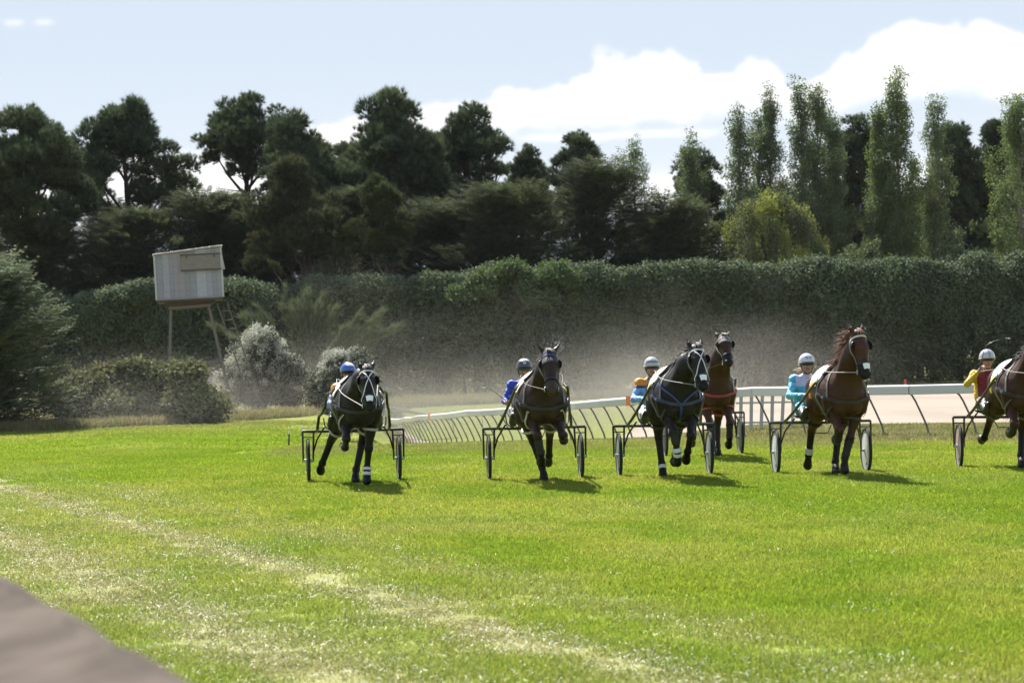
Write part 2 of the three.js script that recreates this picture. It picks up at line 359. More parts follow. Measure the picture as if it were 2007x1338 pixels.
{
  const r = rng(11), turf = [0, 1, 2, 3].map(() => new Growth()), far = [0, 1].map(() => new Growth()), straw = new Growth(), rough = new Growth();
  const place = (D0, D1, density, list, s, hs) => {
    const slope = 0.262, side = 1.2, area = (D1 - D0) * (slope * (D0 + D1) + 2 * side), n = Math.round(area * density);
    for (let i = 0; i < n; i++) {
      let D, x; do { D = lerp(D0, D1, r()); x = (r() * 2 - 1) * (slope * D1 + side); } while (Math.abs(x) > slope * D + side);
      const z = -D, w = worn(x, z), c = turfColour(x, z), k = 1.0 + 0.25 * (r() - 0.5), tall = hs * (1 - 0.55 * w) * (0.75 + 0.6 * fbm(x * 2.2, z * 2.2, 3, 4));
      if (r() < w * 0.55 || (D > table(sandNear, x) - 0.4 && D < table(sandFar, x) + 0.3)) continue;
      list[Math.floor(r() * list.length)].add(V(x, ground(x, z) - 0.004, z), UP, r() * 6.283, s * (0.85 + 0.3 * r()), [c[0] * k, c[1] * k, c[2] * k], tall);
    }
  };
  place(9.5, 16, 56, turf, 1, 1); place(16, 24, 42, turf, 1.15, 1.05); place(24, 34, 25, turf, 1.5, 1.1);
  place(34, 48, 10, far, 1, 1); place(48, 72, 3, far, 1.6, 1);
  const gm = leafMat([1, 1, 1], 0.48, { vertexColors: true, specularIntensity: 0.15 });
  turf.forEach((g, i) => tag(g.build(numbered('turf_grass'), grassPatch(20 + i, 0.2, 160, 0.055, 0.0034, 0.03), gm, scene), ['short mown green turf in front of the horses', 'bright green mown blades across the near field', 'close cut lawn grass of the racing turf', 'fine green blades of the near racing turf'][i], 'grass'));
  far.forEach((g, i) => tag(g.build(numbered('far_turf_grass'), grassPatch(30 + i, 0.4, 270, 0.06, 0.006, 0.03), gm, scene), ['green turf under and behind the running horses', 'sunlit turf reaching from the horses to the scrub'][i], 'grass'));
  // dry clippings lying in the worn wheel tracks, and odd ones all over the turf; some painted brighter as glints
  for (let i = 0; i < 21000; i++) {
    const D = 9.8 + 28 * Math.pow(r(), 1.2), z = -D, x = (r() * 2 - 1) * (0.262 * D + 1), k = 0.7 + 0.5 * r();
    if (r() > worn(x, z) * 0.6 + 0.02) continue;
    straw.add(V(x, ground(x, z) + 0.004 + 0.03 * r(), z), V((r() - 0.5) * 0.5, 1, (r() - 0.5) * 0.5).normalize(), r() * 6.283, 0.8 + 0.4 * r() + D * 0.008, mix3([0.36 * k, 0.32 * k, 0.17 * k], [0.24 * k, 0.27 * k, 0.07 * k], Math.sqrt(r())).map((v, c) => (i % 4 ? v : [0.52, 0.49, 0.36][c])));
  }
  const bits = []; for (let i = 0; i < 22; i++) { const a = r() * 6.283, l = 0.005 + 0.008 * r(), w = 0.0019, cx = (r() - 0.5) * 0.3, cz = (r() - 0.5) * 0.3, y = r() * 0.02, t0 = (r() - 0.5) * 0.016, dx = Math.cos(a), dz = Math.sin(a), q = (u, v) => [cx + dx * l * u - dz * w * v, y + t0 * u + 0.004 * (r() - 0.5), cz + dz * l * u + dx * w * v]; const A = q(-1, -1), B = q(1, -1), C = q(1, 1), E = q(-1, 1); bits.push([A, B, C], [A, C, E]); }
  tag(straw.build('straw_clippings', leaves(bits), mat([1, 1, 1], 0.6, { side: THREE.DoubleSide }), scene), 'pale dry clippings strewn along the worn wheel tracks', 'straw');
  // taller rough grass at the foot of the running rail
  for (let i = 0; i < 9000; i++) {
    const x = lerp(-7, 17, r()), D = table(railLine, x) + lerp(-3.5, 7, r()), z = -D, k = 0.8 + 0.5 * r();
    if (D > table(sandNear, x) + 0.3) continue;
    rough.add(V(x, ground(x, z) - 0.01, z), UP, r() * 6.283, 0.7 + 0.5 * r(), mix3([0.13 * k, 0.16 * k, 0.03 * k], [0.26 * k, 0.23 * k, 0.11 * k], r()), 0.6 + 1.0 * r());
  }
  tag(rough.build('rough_grass', grassPatch(41, 0.3, 60, 0.085, 0.006, 0.1), gm, scene), 'unmown rough grass along the foot of the white running rail', 'grass');
}
// ================================================================ running rail, tower, fence, markers
const weathered = grainTexture(256, (u, v) => { const k = 0.7 + 0.3 * smooth(0.3, 0.7, fbm(u * 7, v * 7, 4)) - 0.2 * smooth(0.6, 0.75, fbm(u * 4 + 9, v * 3, 3)); return [k, k * (0.97 + 0.04 * fbm(u * 4, v * 4, 2)), k * 0.96]; });
const woodGrain = grainTexture(256, (u, v) => 0.72 + 0.28 * fbm(u * 6, v * 70, 4) - 0.12 * smooth(0.6, 0.75, fbm(u * 4 + 7, v * 28, 3)));
const whitePlastic = [0.62, 0.58, 0.55].map((k) => mat([k, k, k * 0.99], 0.5)), postMetal = mat([0.16, 0.155, 0.15], 0.55, { metalness: 0.3 }), orangeTape = mat([0.75, 0.2, 0.05], 0.7);
function alongRail(line, from, to, step) {   // points every step metres
  const c = new THREE.CatmullRomCurve3(line.filter(([x]) => x >= from && x <= to).map(([x, D]) => V(x, 0, -D))), n = Math.round(c.getLength() / step), pts = [];
  for (let i = 0; i <= n; i++) { const p = c.getPointAt(i / n); p.y = ground(p.x, p.z); pts.push(p); }
  return pts;
}
function runningRail(label, line, from, to, step, height, postMat, lean, tapes = [], slim = 1) {
  const t = thing('running_rail', label, 'rail'), pts = alongRail(line, from, to, step), r = rng(77), top = pts.map((p) => p.clone().add(V(lean[0], height + (r() - 0.5) * 0.045, lean[1])));
  const post = limb(curve([V(0, -0.1, 0), V(0, 0.16, 0), V(lean[0] * 0.28, height * 0.42, lean[1] * 0.28), V(lean[0] * 0.86, height - 0.14, lean[1] * 0.86), V(lean[0], height - 0.1, lean[1])], 9), [0.024, 0.02], 8);
  pts.forEach((p) => { const m = part('post', post, postMat, t); m.position.copy(p); m.scale.y = 1 + (r() - 0.5) * 0.04; });
  // hollow white rail sections: rounded top, a face towards the track
  const s = new THREE.Shape();
  s.moveTo(-0.055, -0.13); s.lineTo(0.045, -0.135); s.quadraticCurveTo(0.06, -0.13, 0.06, -0.11); s.lineTo(0.065, 0.06); s.quadraticCurveTo(0.06, 0.115, 0, 0.12); s.quadraticCurveTo(-0.06, 0.115, -0.06, 0.07); s.closePath();
  for (let i = 0; i + 2 < top.length; i += 2) {
    const a = top[i], b = top[i + 2], len = a.distanceTo(b) - 0.012;
    const g = new THREE.ExtrudeGeometry(s, { depth: len, bevelEnabled: false, steps: 1, curveSegments: 5 });
    const m = part('rail_section', g, slim < 1 ? postMat : whitePlastic[i % 6 >> 1], t);
    m.position.copy(b); m.lookAt(a); m.scale.set(slim, slim * 0.82, 1); // local z runs from b towards a
  }
  for (const [x, w] of tapes) {
    let k = 0; while (k < top.length - 2 && top[k].x < x) k++;
    const p = top[k].clone(), q = top[k + 1] ?? top[k - 1], m = part('orange_tape', bevelBox(0.14, 0.25, w, 0.015), orangeTape, t, 'orange tape wrapped round the rail');
    m.position.copy(p); m.lookAt(q);
  }
  return t;
}
runningRail('white running rail on slanted dark posts, bending away behind the horses', railLine, -5, 22, 1.05, 1.04, postMetal, [-0.4, 0.12], [[10.0, 0.32], [2.75, 0.3], [-3.2, 0.3]]);
const backLine = [[-8.5, 98.5], [-7, 97.5], [-5.3, 97], [-3.1, 97], [-1.4, 98]];
runningRail('far grey rail on upright posts beyond the hollow', backLine, -9, -1, 1.6, 0.75, mat([0.3, 0.3, 0.3], 0.6), [-0.05, 0.0], [], 0.7);
const sandLine = [[12, 103.5], [18, 104.5], [26, 105], [34, 105]];
runningRail('thin far rail along the back edge of the pale sand', sandLine, 12, 34, 2.2, 0.16, mat([0.4, 0.4, 0.4], 0.6), [-0.02, 0.0], [], 0.4);
{ // short run of upright white boards behind the rail
  const t = thing('board_fence', 'short fence of upright white boards standing behind the running rail', 'fence', [6.3, 0, -52.6]), r = rng(5);
  for (let i = 0; i < 7; i++) { const m = part('board', bevelBox(0.085, 0.84, 0.025, 0.005), mat([0.4, 0.4, 0.39], 0.7), t); m.position.set(-0.75 + i * 0.255, 0.42, 0.0); m.rotation.z = -0.05 + (r() - 0.5) * 0.05; }
  for (const y of [0.2, 0.68]) { const m = part('crossbar', bevelBox(1.75, 0.05, 0.03, 0.006), mat([0.5, 0.5, 0.48], 0.7), t); m.position.set(0.01, y, -0.032); }
}
{ // red and white marker on the sand's far edge
  const t = thing('marker_post', 'small red and white marker post on the far edge of the sand', 'post', [18.8, ground(18.8, -103.2), -103.2]);
  part('post', limb([V(0, -0.05, 0), V(0, 0.36, 0)], [0.05, 0.05], 10), whitePlastic[0], t); part('red_cap', limb([V(0, 0.36, 0), V(0, 0.5, 0), V(0, 0.56, 0)], [0.065, 0.065, 0.03], 10), mat([0.55, 0.05, 0.04], 0.5), t);
}
for (const [x, D, h, label] of [[-5.3, 50.6, 0.33, 'short dark stake with pale top, alone in the turf'], [-4.75, 48.2, 0.4, 'thin pale plastic stake beside the black horse'], [-4.1, 47.6, 0.26, 'low dark stake behind the wheel of the black horse']]) {
  const t = thing('track_stake', label, 'stake', [x, ground(x, -D), -D]);
  part('stake', limb([V(0, -0.05, 0), V(0.02, h, 0)], [0.022, 0.02], 8), mat(h > 0.35 ? [0.5, 0.5, 0.47] : [0.06, 0.06, 0.055], 0.8), t); part('tip', limb([V(0.02, h, 0), V(0.021, h + 0.09, 0)], [0.024, 0.018], 8), mat([0.6, 0.6, 0.58], 0.7), t);
}
{ // the old judge's box on stilts
  const t = thing('observation_tower', 'grey weatherboard hut on tall leaning timber stilts', 'tower', [-12.8, 0, -87], 0.145), lean = 0.037, r = rng(9);
  t.rotation.z = lean;
  const boards = [[0.31, 0.3, 0.32], [0.29, 0.30, 0.34], [0.34, 0.355, 0.4], [0.27, 0.275, 0.305], [0.39, 0.41, 0.46]].map((c) => mat(c, 0.9, { map: woodGrain, bumpMap: woodGrain, bumpScale: 0.004 }));
  const trim = mat([0.52, 0.52, 0.52], 0.8, { map: woodGrain }), dark = mat([0.1, 0.085, 0.07], 0.9, { map: woodGrain }), stilt = mat([0.17, 0.155, 0.14], 0.9, { map: woodGrain }), roofM = mat([0.55, 0.54, 0.53], 0.6, { metalness: 0.4 });
  const y0 = 4.62, wide = 2.62, deep = 2.2, x0 = -wide / 2, roofY = (x) => 6.38 + 0.14 * (x - x0) / wide * 1.6;
  const upright = (w, xa, m, z, turn) => { // one vertical board whose head follows the roof slope
    const s = new THREE.Shape(), g = w - 0.012; s.moveTo(0, 0); s.lineTo(g, 0); s.lineTo(g, roofY(xa + w) - y0); s.lineTo(0, roofY(xa) - y0); s.closePath();
    const e = new THREE.ExtrudeGeometry(s, { depth: 0.022, bevelEnabled: true, bevelThickness: 0.004, bevelSize: 0.004, bevelSegments: 1 });
    const b = part('board', e, m, t); b.position.set(xa, y0, z + (r() - 0.5) * 0.012); return b;
  };
  const widths = [0.3, 0.27, 0.14, 0.2, 0.26, 0.2, 0.24, 0.4, 0.22, 0.22, 0.17]; let xa = x0;
  widths.forEach((w, i) => { upright(w, xa, boards[[1, 2, 1, 0, 0, 3, 1, 4, 2, 1, 2][i]], deep / 2); xa += w; });
  xa = x0; for (let i = 0; i < 9; i++) { upright(wide / 9, xa, boards[i % 4], -deep / 2); xa += wide / 9; }
  for (const s of [-1, 1]) for (let i = 0; i < 8; i++) { const w = deep / 8, h = roofY(s * wide / 2) - y0 - 0.005, m = part('board', bevelBox(0.024, h, w - 0.012, 0.004), boards[(i + 1) % 4], t); m.position.set(s * (wide / 2 + 0.002), y0 + h / 2, -deep / 2 + 0.035 + w * (i + 0.5)); }
  for (const s of [-1, 1]) { const h = roofY(s * wide / 2) - y0 + 0.02, m = part('corner_trim', bevelBox(0.07, h, 0.05, 0.006), trim, t); m.position.set(s * (wide / 2 + 0.01), y0 + h / 2 - 0.02, deep / 2 + 0.045); }
  const sill = part('bottom_trim', bevelBox(wide + 0.06, 0.06, 0.05, 0.006), boards[3], t); sill.position.set(0, y0 - 0.01, deep / 2 + 0.04);
  // lift-up hatch of two weathered planks, shut, with a shadowing head board
  const hatch = part('hatch', bevelBox(1.56, 0.64, 0.035, 0.008), mat([0.24, 0.215, 0.19], 0.95, { map: woodGrain, bumpMap: woodGrain, bumpScale: 0.006 }), t, 'brown weathered hatch board on the hut front'); hatch.position.set(0.5, 6.02, deep / 2 + 0.075); hatch.rotation.x = -0.07;
  for (const dy of [-0.31, 0.31]) { const m = part('batten', bevelBox(1.6, 0.05, 0.03, 0.005), dark, hatch); m.position.set(0, dy, 0.028); }
  for (const dx of [-0.55, 0.55]) { const m = part('hinge', bevelBox(0.06, 0.16, 0.012, 0.003), dark, hatch); m.position.set(dx, 0.25, 0.03); }
  const rf = part('roof', bevelBox(wide + 0.16, 0.035, deep + 0.3, 0.008), roofM, t); rf.rotation.z = Math.atan2(roofY(wide / 2) - roofY(-wide / 2), wide); rf.position.set(0, roofY(0) + 0.035, 0.02);
  for (let i = 0; i < 24; i++) { const m = part('corrugation', new THREE.CylinderGeometry(0.02, 0.02, deep + 0.3, 6, 1), roofM, rf); m.rotation.x = Math.PI / 2; m.position.set(-wide / 2 + i * (wide / 23), 0.022, 0); }
  const fl = part('floor', box(wide - 0.04, 0.08, deep - 0.02), dark, t); fl.position.set(0, y0 - 0.08, 0);
  const strip = part('loose_board', bevelBox(0.08, 0.62, 0.02, 0.004), trim, t, 'split board hanging loose at the corner'); strip.position.set(wide / 2 + 0.06, 6.0, deep / 2 - 0.1); strip.rotation.z = 0.14;
  // bearers and stilts
  const legs = [];
  for (const sz of [-1, 1]) { const z = sz * 0.8; const m = part('bearer', bevelBox(2.0, 0.13, 0.1, 0.01), dark, t); m.position.set(-0.02, y0 - 0.19, z);
    for (const [xt, xb] of [[-0.78, -1.12], [0.72, 1.5]]) { const g = limb([V(xt, y0 - 0.3, z), V(lerp(xt, xb, 0.5), 2.1, z * 1.15), V(xb, -0.15, z * 1.45)], [0.045, 0.05, 0.055], 8); part('stilt', g, stilt, t); legs.push([xt, xb, z]); } }
  for (const sz of [-1, 1]) for (const [y, n] of [[y0 - 0.36, 0.02], [2.0, 0.56], [0.25, 0.96]]) { const z = sz * 0.8 * lerp(1, 1.45, n), xl = lerp(-0.78, -1.12, n), xr = lerp(0.72, 1.5, n); part('cross_brace', limb([V(xl - 0.08, y, z + 0.09 * sz), V(xr + 0.08, y + 0.05, z + 0.09 * sz)], [0.05, 0.05], 6), stilt, t); }
  // ladder down the right side
  const la = V(1.05, 4.4, 0.5), lb = V(2.25, 0, 0.9);
  for (const s of [0, 0.42]) part('ladder_rail', limb([la.clone().add(V(s, 0, -s * 1.2)), lb.clone().add(V(s, 0, -s * 1.2))], [0.028, 0.03], 6), stilt, t);
  for (let i = 1; i < 12; i++) { const p = la.clone().lerp(lb, i / 12); part('rung', limb([p, p.clone().add(V(0.42, 0.03, -0.5))], [0.02, 0.02], 6), stilt, t); }
}
{ // weathered fence rail at the near corner, far out of focus
  const t = thing('wooden_rail_fence', 'blurred grey brown wooden fence rail crossing the near corner', 'fence', [-1.0, 0, -4.32]), dir = V(0.42, 0, 1).normalize(), wood = new THREE.MeshPhysicalMaterial({ color: new THREE.Color().setRGB(0.112, 0.092, 0.079), roughness: 1, specularIntensity: 0.15, map: weathered, bumpMap: woodGrain, bumpScale: 0.004 });
  t.rotation.y = Math.atan2(dir.x, dir.z);
  const s = new THREE.Shape(); s.moveTo(-0.3, -0.16); s.lineTo(0.07, -0.16); s.lineTo(0.078, -0.06); s.quadraticCurveTo(0.07, -0.006, 0.01, 0.004); s.lineTo(-0.24, -0.05); s.quadraticCurveTo(-0.3, -0.06, -0.3, -0.1); s.closePath();
  const g = new THREE.ExtrudeGeometry(s, { depth: 7.4, bevelEnabled: true, bevelThickness: 0.01, bevelSize: 0.01, bevelSegments: 2, steps: 120 });
  const p = g.attributes.position; for (let i = 0; i < p.count; i++) { const z = p.getZ(i); p.setY(i, p.getY(i) + 0.035 * (fbm(z * 3.1, 3, 4) - 0.5)); p.setX(i, p.getX(i) + 0.02 * (fbm(z * 1.1, 8, 3) - 0.5)); } g.computeVertexNormals();
  const m = part('top_rail', g, wood, t); m.position.set(0, 1.335, -4.2);
  const low = part('lower_rail', bevelBox(0.06, 0.16, 7.4, 0.01), wood, t); low.position.set(-0.1, 0.55, -0.5);
  for (const z of [-4.0, -0.55, 2.9]) part('post', limb([V(-0.1, -0.2, z), V(-0.1, 1.17, z)], [0.085, 0.085], 10), wood, t);
  part('knot', limb([V(0.0, 0, 0), V(0.0, 0.01, 0)], [0.03, 0.022], 9), mat([0.05, 0.04, 0.036], 0.9), m).position.set(0.01, 0.0, 3.8);
}
// ================================================================ horses, sulkies, drivers
const hideBump = grainTexture(512, (u, v) => 0.55 * fbm(u * 16, v * 10, 4) + 0.3 * Math.abs(fbm(u * 26 + 5, v * 14, 3) - 0.5) * 2 + 0.15 * noise(u * 160, v * 60)), clothBump = grainTexture(512, (u, v) => { const w = fbm(u * 7, v * 7, 3) * 3; return 0.75 * Math.abs(fbm(u * 12 + w, v * 22 - w, 3) - 0.5) * 2 + 0.25 * fbm(u * 30, v * 30, 2); });
function sideUv(g, k = 1) { const p = g.attributes.position, a = new Float32Array(p.count * 2); for (let i = 0; i < p.count; i++) { a[2 * i] = (p.getZ(i) + p.getX(i) * 0.8) * k; a[2 * i + 1] = p.getY(i) * k; } g.setAttribute('uv', new THREE.BufferAttribute(a, 2)); return g; }
const coatMat = new THREE.MeshPhysicalMaterial({ vertexColors: true, roughness: 0.42, specularIntensity: 0.38, bumpMap: hideBump, bumpScale: 0.012 });
const leather = mat([0.012, 0.012, 0.013], 0.5), white = mat([0.78, 0.78, 0.76], 0.6), steel = mat([0.55, 0.55, 0.56], 0.3, { metalness: 0.8 });
const hairStrand = (p, d, len, r, droop, sway) => limb([p, p.clone().addScaledVector(d, len * 0.35), p.clone().addScaledVector(d, len * 0.7).add(V(sway * 0.4, -droop * 0.35, 0)), p.clone().addScaledVector(d, len).add(V(sway, -droop, 0))], [r, r * 1.1, r * 0.7, r * 0.12], 5);

// horse space: z forward, y up, origin on the ground under the girth
function makeHorse(o, place, turn) {
  const t = thing('racehorse', o.label, 'horse', place, turn, 'harness race horses');
  const B = [], R = rng(o.seed), legs = {};
  // trunk
  B.push(bone([0, 1.19, 0.42], [0, 1.21, -0.25], 0.335, 0.31, 0.1, 1.03), bone([0, 1.33, -0.28], [0, 1.30, -0.66], 0.25, 0.235, 0.12, 1.05), bone([0, 1.42, 0.3], [0, 1.41, -0.45], 0.13, 0.13, 0.14));
  B.push(bone([0, 1.47, 0.44], [0, 1.52, 0.27], 0.11, 0.08, 0.12, 0.8), bone([0, 1.10, 0.6], [0, 1.26, 0.58], 0.22, 0.22, 0.1, 1.15));
  for (const s of [-1, 1]) B.push(bone([s * 0.1, 1.0, 0.7], [s * 0.125, 1.18, 0.68], 0.1, 0.112, 0.022), bone([s * 0.14, 1.38, 0.42], [s * 0.185, 1.1, 0.58], 0.125, 0.13, 0.05), bone([s * 0.25, 1.12, 0.6], [s * 0.22, 0.98, 0.56], 0.09, 0.088, 0.025), bone([s * 0.25, 1.16, 0.38], [s * 0.22, 1.0, 0.42], 0.125, 0.105, 0.035), bone([s * 0.2, 1.12, -0.38], [s * 0.19, 1.0, -0.3], 0.14, 0.1, 0.04), bone([s * 0.13, 1.28, -0.58], [s * 0.185, 1.02, -0.5], 0.2, 0.165, 0.09));
  // legs: angles in degrees forward of straight down, splay outwards
  const step = (p, len, ang, splay, s) => [p[0] + s * Math.sin(rad(splay)) * len, p[1] - Math.cos(rad(ang)) * Math.cos(rad(splay)) * len, p[2] + Math.sin(rad(ang)) * len];
  const hoof = (p, q, ang, key, s) => { // fetlock p, coronet q
    const h = rad(clamp(ang * 0.9 - 22, -130, 40)), down = [0, -Math.cos(h), Math.sin(h)], e = [q[0], q[1] + down[1] * 0.065, q[2] + down[2] * 0.065];
    B.push(bone(p, p, 0.058, 0.058, 0.02), bone(p, q, 0.046, 0.05, 0.02), bone(q, e, 0.054, 0.07, 0.02), bone([q[0], q[1] + down[1] * 0.02 + down[2] * 0.03, q[2] + down[2] * 0.02 - down[1] * 0.03], [e[0], e[1] + down[2] * 0.035, e[2] - down[1] * 0.035], 0.042, 0.058, 0.02));
    legs[key].push(e); return Math.min(e[1] - 0.064, q[1] - 0.048);
  };
  let lowest = 9;
  for (const s of [-1, 1]) {
    const a = o.pose[s < 0 ? 0 : 1], key = (s < 0 ? 'fr' : 'fl'), e = [s * 0.185, 0.98, 0.46], k = step(e, 0.43, a[0], a[3], s), f = step(k, 0.29, a[1], a[3], s), p = step(f, 0.115, a[2], a[3] * 0.5, s);
    legs[key] = [e, k, f, p];
    B.push(bone([s * 0.17, 1.16, 0.6], e, 0.13, 0.115, 0.04), bone(e, [lerp(e[0], k[0], 0.5), lerp(e[1], k[1], 0.5), lerp(e[2], k[2], 0.5)], 0.108, 0.075, 0.03), bone(e, k, 0.08, 0.052, 0.03), bone(k, k, 0.066, 0.066, 0.02), bone(k, f, 0.052, 0.042, 0.02));
    lowest = Math.min(lowest, hoof(f, p, a[2], key, s));
    const h = o.pose[s < 0 ? 2 : 3], hk = s < 0 ? 'hr' : 'hl', hip = [s * 0.15, 1.28, -0.56], st = step(hip, 0.36, h[0], 8, s), ho = step(st, 0.45, h[1], h[4], s), fe = step(ho, 0.40, h[2], h[4], s), pa = step(fe, 0.12, h[3], h[4] * 0.5, s);
    legs[hk] = [st, ho, fe, pa];
    B.push(bone(hip, st, 0.19, 0.145, 0.08), bone(st, ho, 0.125, 0.058, 0.06), bone([ho[0], ho[1] + 0.02, ho[2] - 0.03], ho, 0.045, 0.058, 0.03), bone(ho, fe, 0.056, 0.047, 0.02));
    lowest = Math.min(lowest, hoof(fe, pa, h[3], hk, s));
  }
  // neck and head: head space is x across, n out of the face, d from poll to muzzle
  const hd = o.head, phi = rad(hd.pitch), yaw = rad(hd.yaw), poll = V(hd.x, hd.y, hd.z), N = V(Math.sin(yaw) * Math.cos(phi), Math.sin(phi), Math.cos(yaw) * Math.cos(phi)), Dn = V(Math.sin(yaw) * Math.sin(phi), -Math.cos(phi), Math.cos(yaw) * Math.sin(phi)), X = V(0, 0, 0).crossVectors(N, Dn);
  const H = (x, n, d) => poll.clone().addScaledVector(X, x * 1.13).addScaledVector(N, n * 1.1).addScaledVector(Dn, d * 1.1), A = (x, n, d) => H(x, n, d).toArray();
  const nk = [V(0, 1.30, 0.56), V(hd.x * 0.45, lerp(1.32, hd.y, 0.5) + 0.02, lerp(0.62, hd.z, 0.52)), H(0, -0.1, 0.02)];
  B.push(bone(nk[0].toArray(), nk[1].toArray(), 0.235, 0.17, 0.12, 0.86), bone(nk[1].toArray(), nk[2].toArray(), 0.165, 0.1, 0.08, 0.86), bone([0, 1.5, 0.4], [nk[1].x, nk[1].y + 0.1, nk[1].z - 0.07], 0.09, 0.07, 0.1));
  for (const s of [-1, 1]) B.push(bone([s * 0.13, 1.24, 0.62], [nk[1].x + s * 0.1, nk[1].y - 0.05, nk[1].z + 0.03], 0.1, 0.075, 0.022), bone([nk[1].x + s * 0.1, nk[1].y - 0.05, nk[1].z + 0.03], [nk[2].x + s * 0.05, nk[2].y - 0.04, nk[2].z], 0.075, 0.055, 0.022));
  const headBones = [bone(A(0, -0.035, 0.01), A(0, -0.03, 0.19), 0.085, 0.1, 0.04), bone(A(0, -0.035, 0.19), A(0, -0.05, 0.44), 0.1, 0.064, 0.05), bone(A(0, -0.055, 0.47), A(0, -0.065, 0.56), 0.07, 0.06, 0.04), bone(A(0, -0.12, 0.24), A(0, -0.11, 0.52), 0.07, 0.045, 0.04)];
  for (const s of [-1, 1]) headBones.push(bone(A(s * 0.045, -0.13, 0.12), A(s * 0.04, -0.13, 0.2), 0.08, 0.075, 0.04), bone(A(s * 0.083, -0.012, 0.165), A(s * 0.085, -0.015, 0.2), 0.03, 0.026, 0.02), bone(A(s * 0.038, -0.03, 0.555), A(s * 0.035, -0.045, 0.575), 0.03, 0.025, 0.015));
  for (const h of headBones) { h.ra *= 1.1; h.rb *= 1.1; }
  B.push(...headBones);
  for (const s of [-1, 1]) { const tip = A(s * (0.085 + hd.ears[0]), -0.01 + hd.ears[1], -0.16); B.push(bone(A(s * 0.06, -0.035, -0.03), A(s * 0.078, -0.02, -0.08), 0.03, 0.034, 0.02), bone(A(s * 0.078, -0.02, -0.08), tip, 0.034, 0.009, 0.012)); }
  const [c0, c1, cp] = o.coat;   // upper coat, lower coat, points
  const coat = (x, y, z) => {
    const n = fbm(x * 9, y * 9 + z * 5, 3), v = V(x, y, z).sub(poll), d = v.dot(Dn), hx = Math.abs(v.dot(X)), inHead = d > -0.2 && hx < 0.2 && v.dot(N) > -0.25 && y > 1.2 && z > 0.75;
    let c = mix3(c0, c1, smooth(0.3, 0.7, n) * 0.6);
    c = mix3(c, cp, smooth(0.72, 0.5, y));
    if (inHead) { c = mix3(c, cp, smooth(0.38, 0.5, d)); if (o.muzzle) c = mix3(c, o.muzzle, smooth(0.44, 0.52, d) * smooth(0.1, 0.05, hx) * 0.7); }
    for (const [leg, from, rgb] of o.socks ?? []) { const f = legs[leg][2]; if (Math.hypot(x - f[0], y - f[1], z - f[2]) < from) c = rgb; }
    for (const k of Object.keys(legs)) { const e = legs[k][4]; if (e && Math.hypot(x - e[0], y - e[1], z - e[2]) < 0.08) c = [0.03, 0.027, 0.024]; }
    return c;
  };
  t.position.y += -lowest + (o.hover ?? 0);
  part('body', sideUv(skin(B, 0.0165, coat)), coatMat, t);
  for (const s of [-1, 1]) { const e = new THREE.SphereGeometry(0.019, 10, 8); e.translate(...A(s * 0.1, -0.012, 0.182)); part('eye', e, mat([0.01, 0.008, 0.006], 0.12), t); }
  // mane, forelock, tail
  const crest = (u) => u < 0.5 ? V(0, 1.58, 0.42).lerp(V(nk[1].x, nk[1].y + 0.13, nk[1].z - 0.12), u * 2) : V(nk[1].x, nk[1].y + 0.13, nk[1].z - 0.12).lerp(H(0, -0.09, -0.07), u * 2 - 1), hair = [];
  for (let i = 0; i < 120; i++) { const u = R(), [p, n] = onSkin(B, crest(u), 0), side = o.maneSide * (0.5 + 0.7 * R()); hair.push(hairStrand(p, V(side * 0.8 + 0.5 * (R() - 0.5), 0.5 - 0.8 * R(), -0.7 * R()).normalize(), (0.06 + 0.1 * R()) * o.mane, 0.008, 0.09 * o.mane * R(), side * 0.05 * R())); }
  for (let i = 0; i < 9; i++) hair.push(hairStrand(H((R() - 0.5) * 0.06, 0.04, -0.06), N.clone().multiplyScalar(0.5).addScaledVector(Dn, 0.7).addScaledVector(X, (R() - 0.5) * 0.8).normalize(), 0.1 + 0.07 * R(), 0.009, 0.02, (R() - 0.5) * 0.05));
  part('mane', hair, mat(o.hair, 0.6), t);
  const tail = [];
  for (let i = 0; i < 26; i++) { const x = (R() - 0.5) * 0.08; tail.push(limb(curve([V(x * 0.4, 1.42, -0.86), V(x, 1.36, -0.98), V(x * 1.5, 1.05, -1.04 - 0.05 * R()), V(x * 2, 0.68 + 0.15 * R(), -0.99 - 0.06 * R())], 7), [0.022, 0.016, 0.014, 0.012, 0.012, 0.01, 0.006, 0.003], 5)); }
  part('tail', tail, mat(o.hair, 0.6), t);
  // harness
  const st = o.straps, main = mat(st.colour, 0.5), trim = mat(st.trim, 0.55);
  const girth = []; for (let i = 0; i < 26; i++) { const a = (i / 26) * 6.283; girth.push(V(Math.sin(a) * 0.36, 1.2 + Math.cos(a) * 0.36, 0.2)); }
  part('girth', strap(B, girth, 0.08, 0.012, true, 40), leather, t);
  const pad = []; for (let i = 0; i <= 10; i++) { const a = lerp(-0.75, 0.75, i / 10); pad.push(V(Math.sin(a) * 0.38, 1.22 + Math.cos(a) * 0.38, 0.2)); }
  part('harness_saddle', strap(B, pad, 0.13, 0.035, false, 22, 0.01), leather, t);
  part('breast_collar', [strap(B, [V(-0.37, 1.25, 0.22), V(-0.36, 1.2, 0.45), V(-0.24, 1.12, 0.78), V(0, 1.07, 0.9), V(0.24, 1.12, 0.78), V(0.36, 1.2, 0.45), V(0.37, 1.25, 0.22)], 0.045, 0.012, false, 40)], main, t);
  part('neck_strap', [strap(B, [V(-0.3, 1.16, 0.7), V(-0.24, 1.42, 0.6), V(0, 1.62, 0.45), V(0.24, 1.42, 0.6), V(0.3, 1.16, 0.7)], 0.028, 0.008, false, 34)], trim, t);
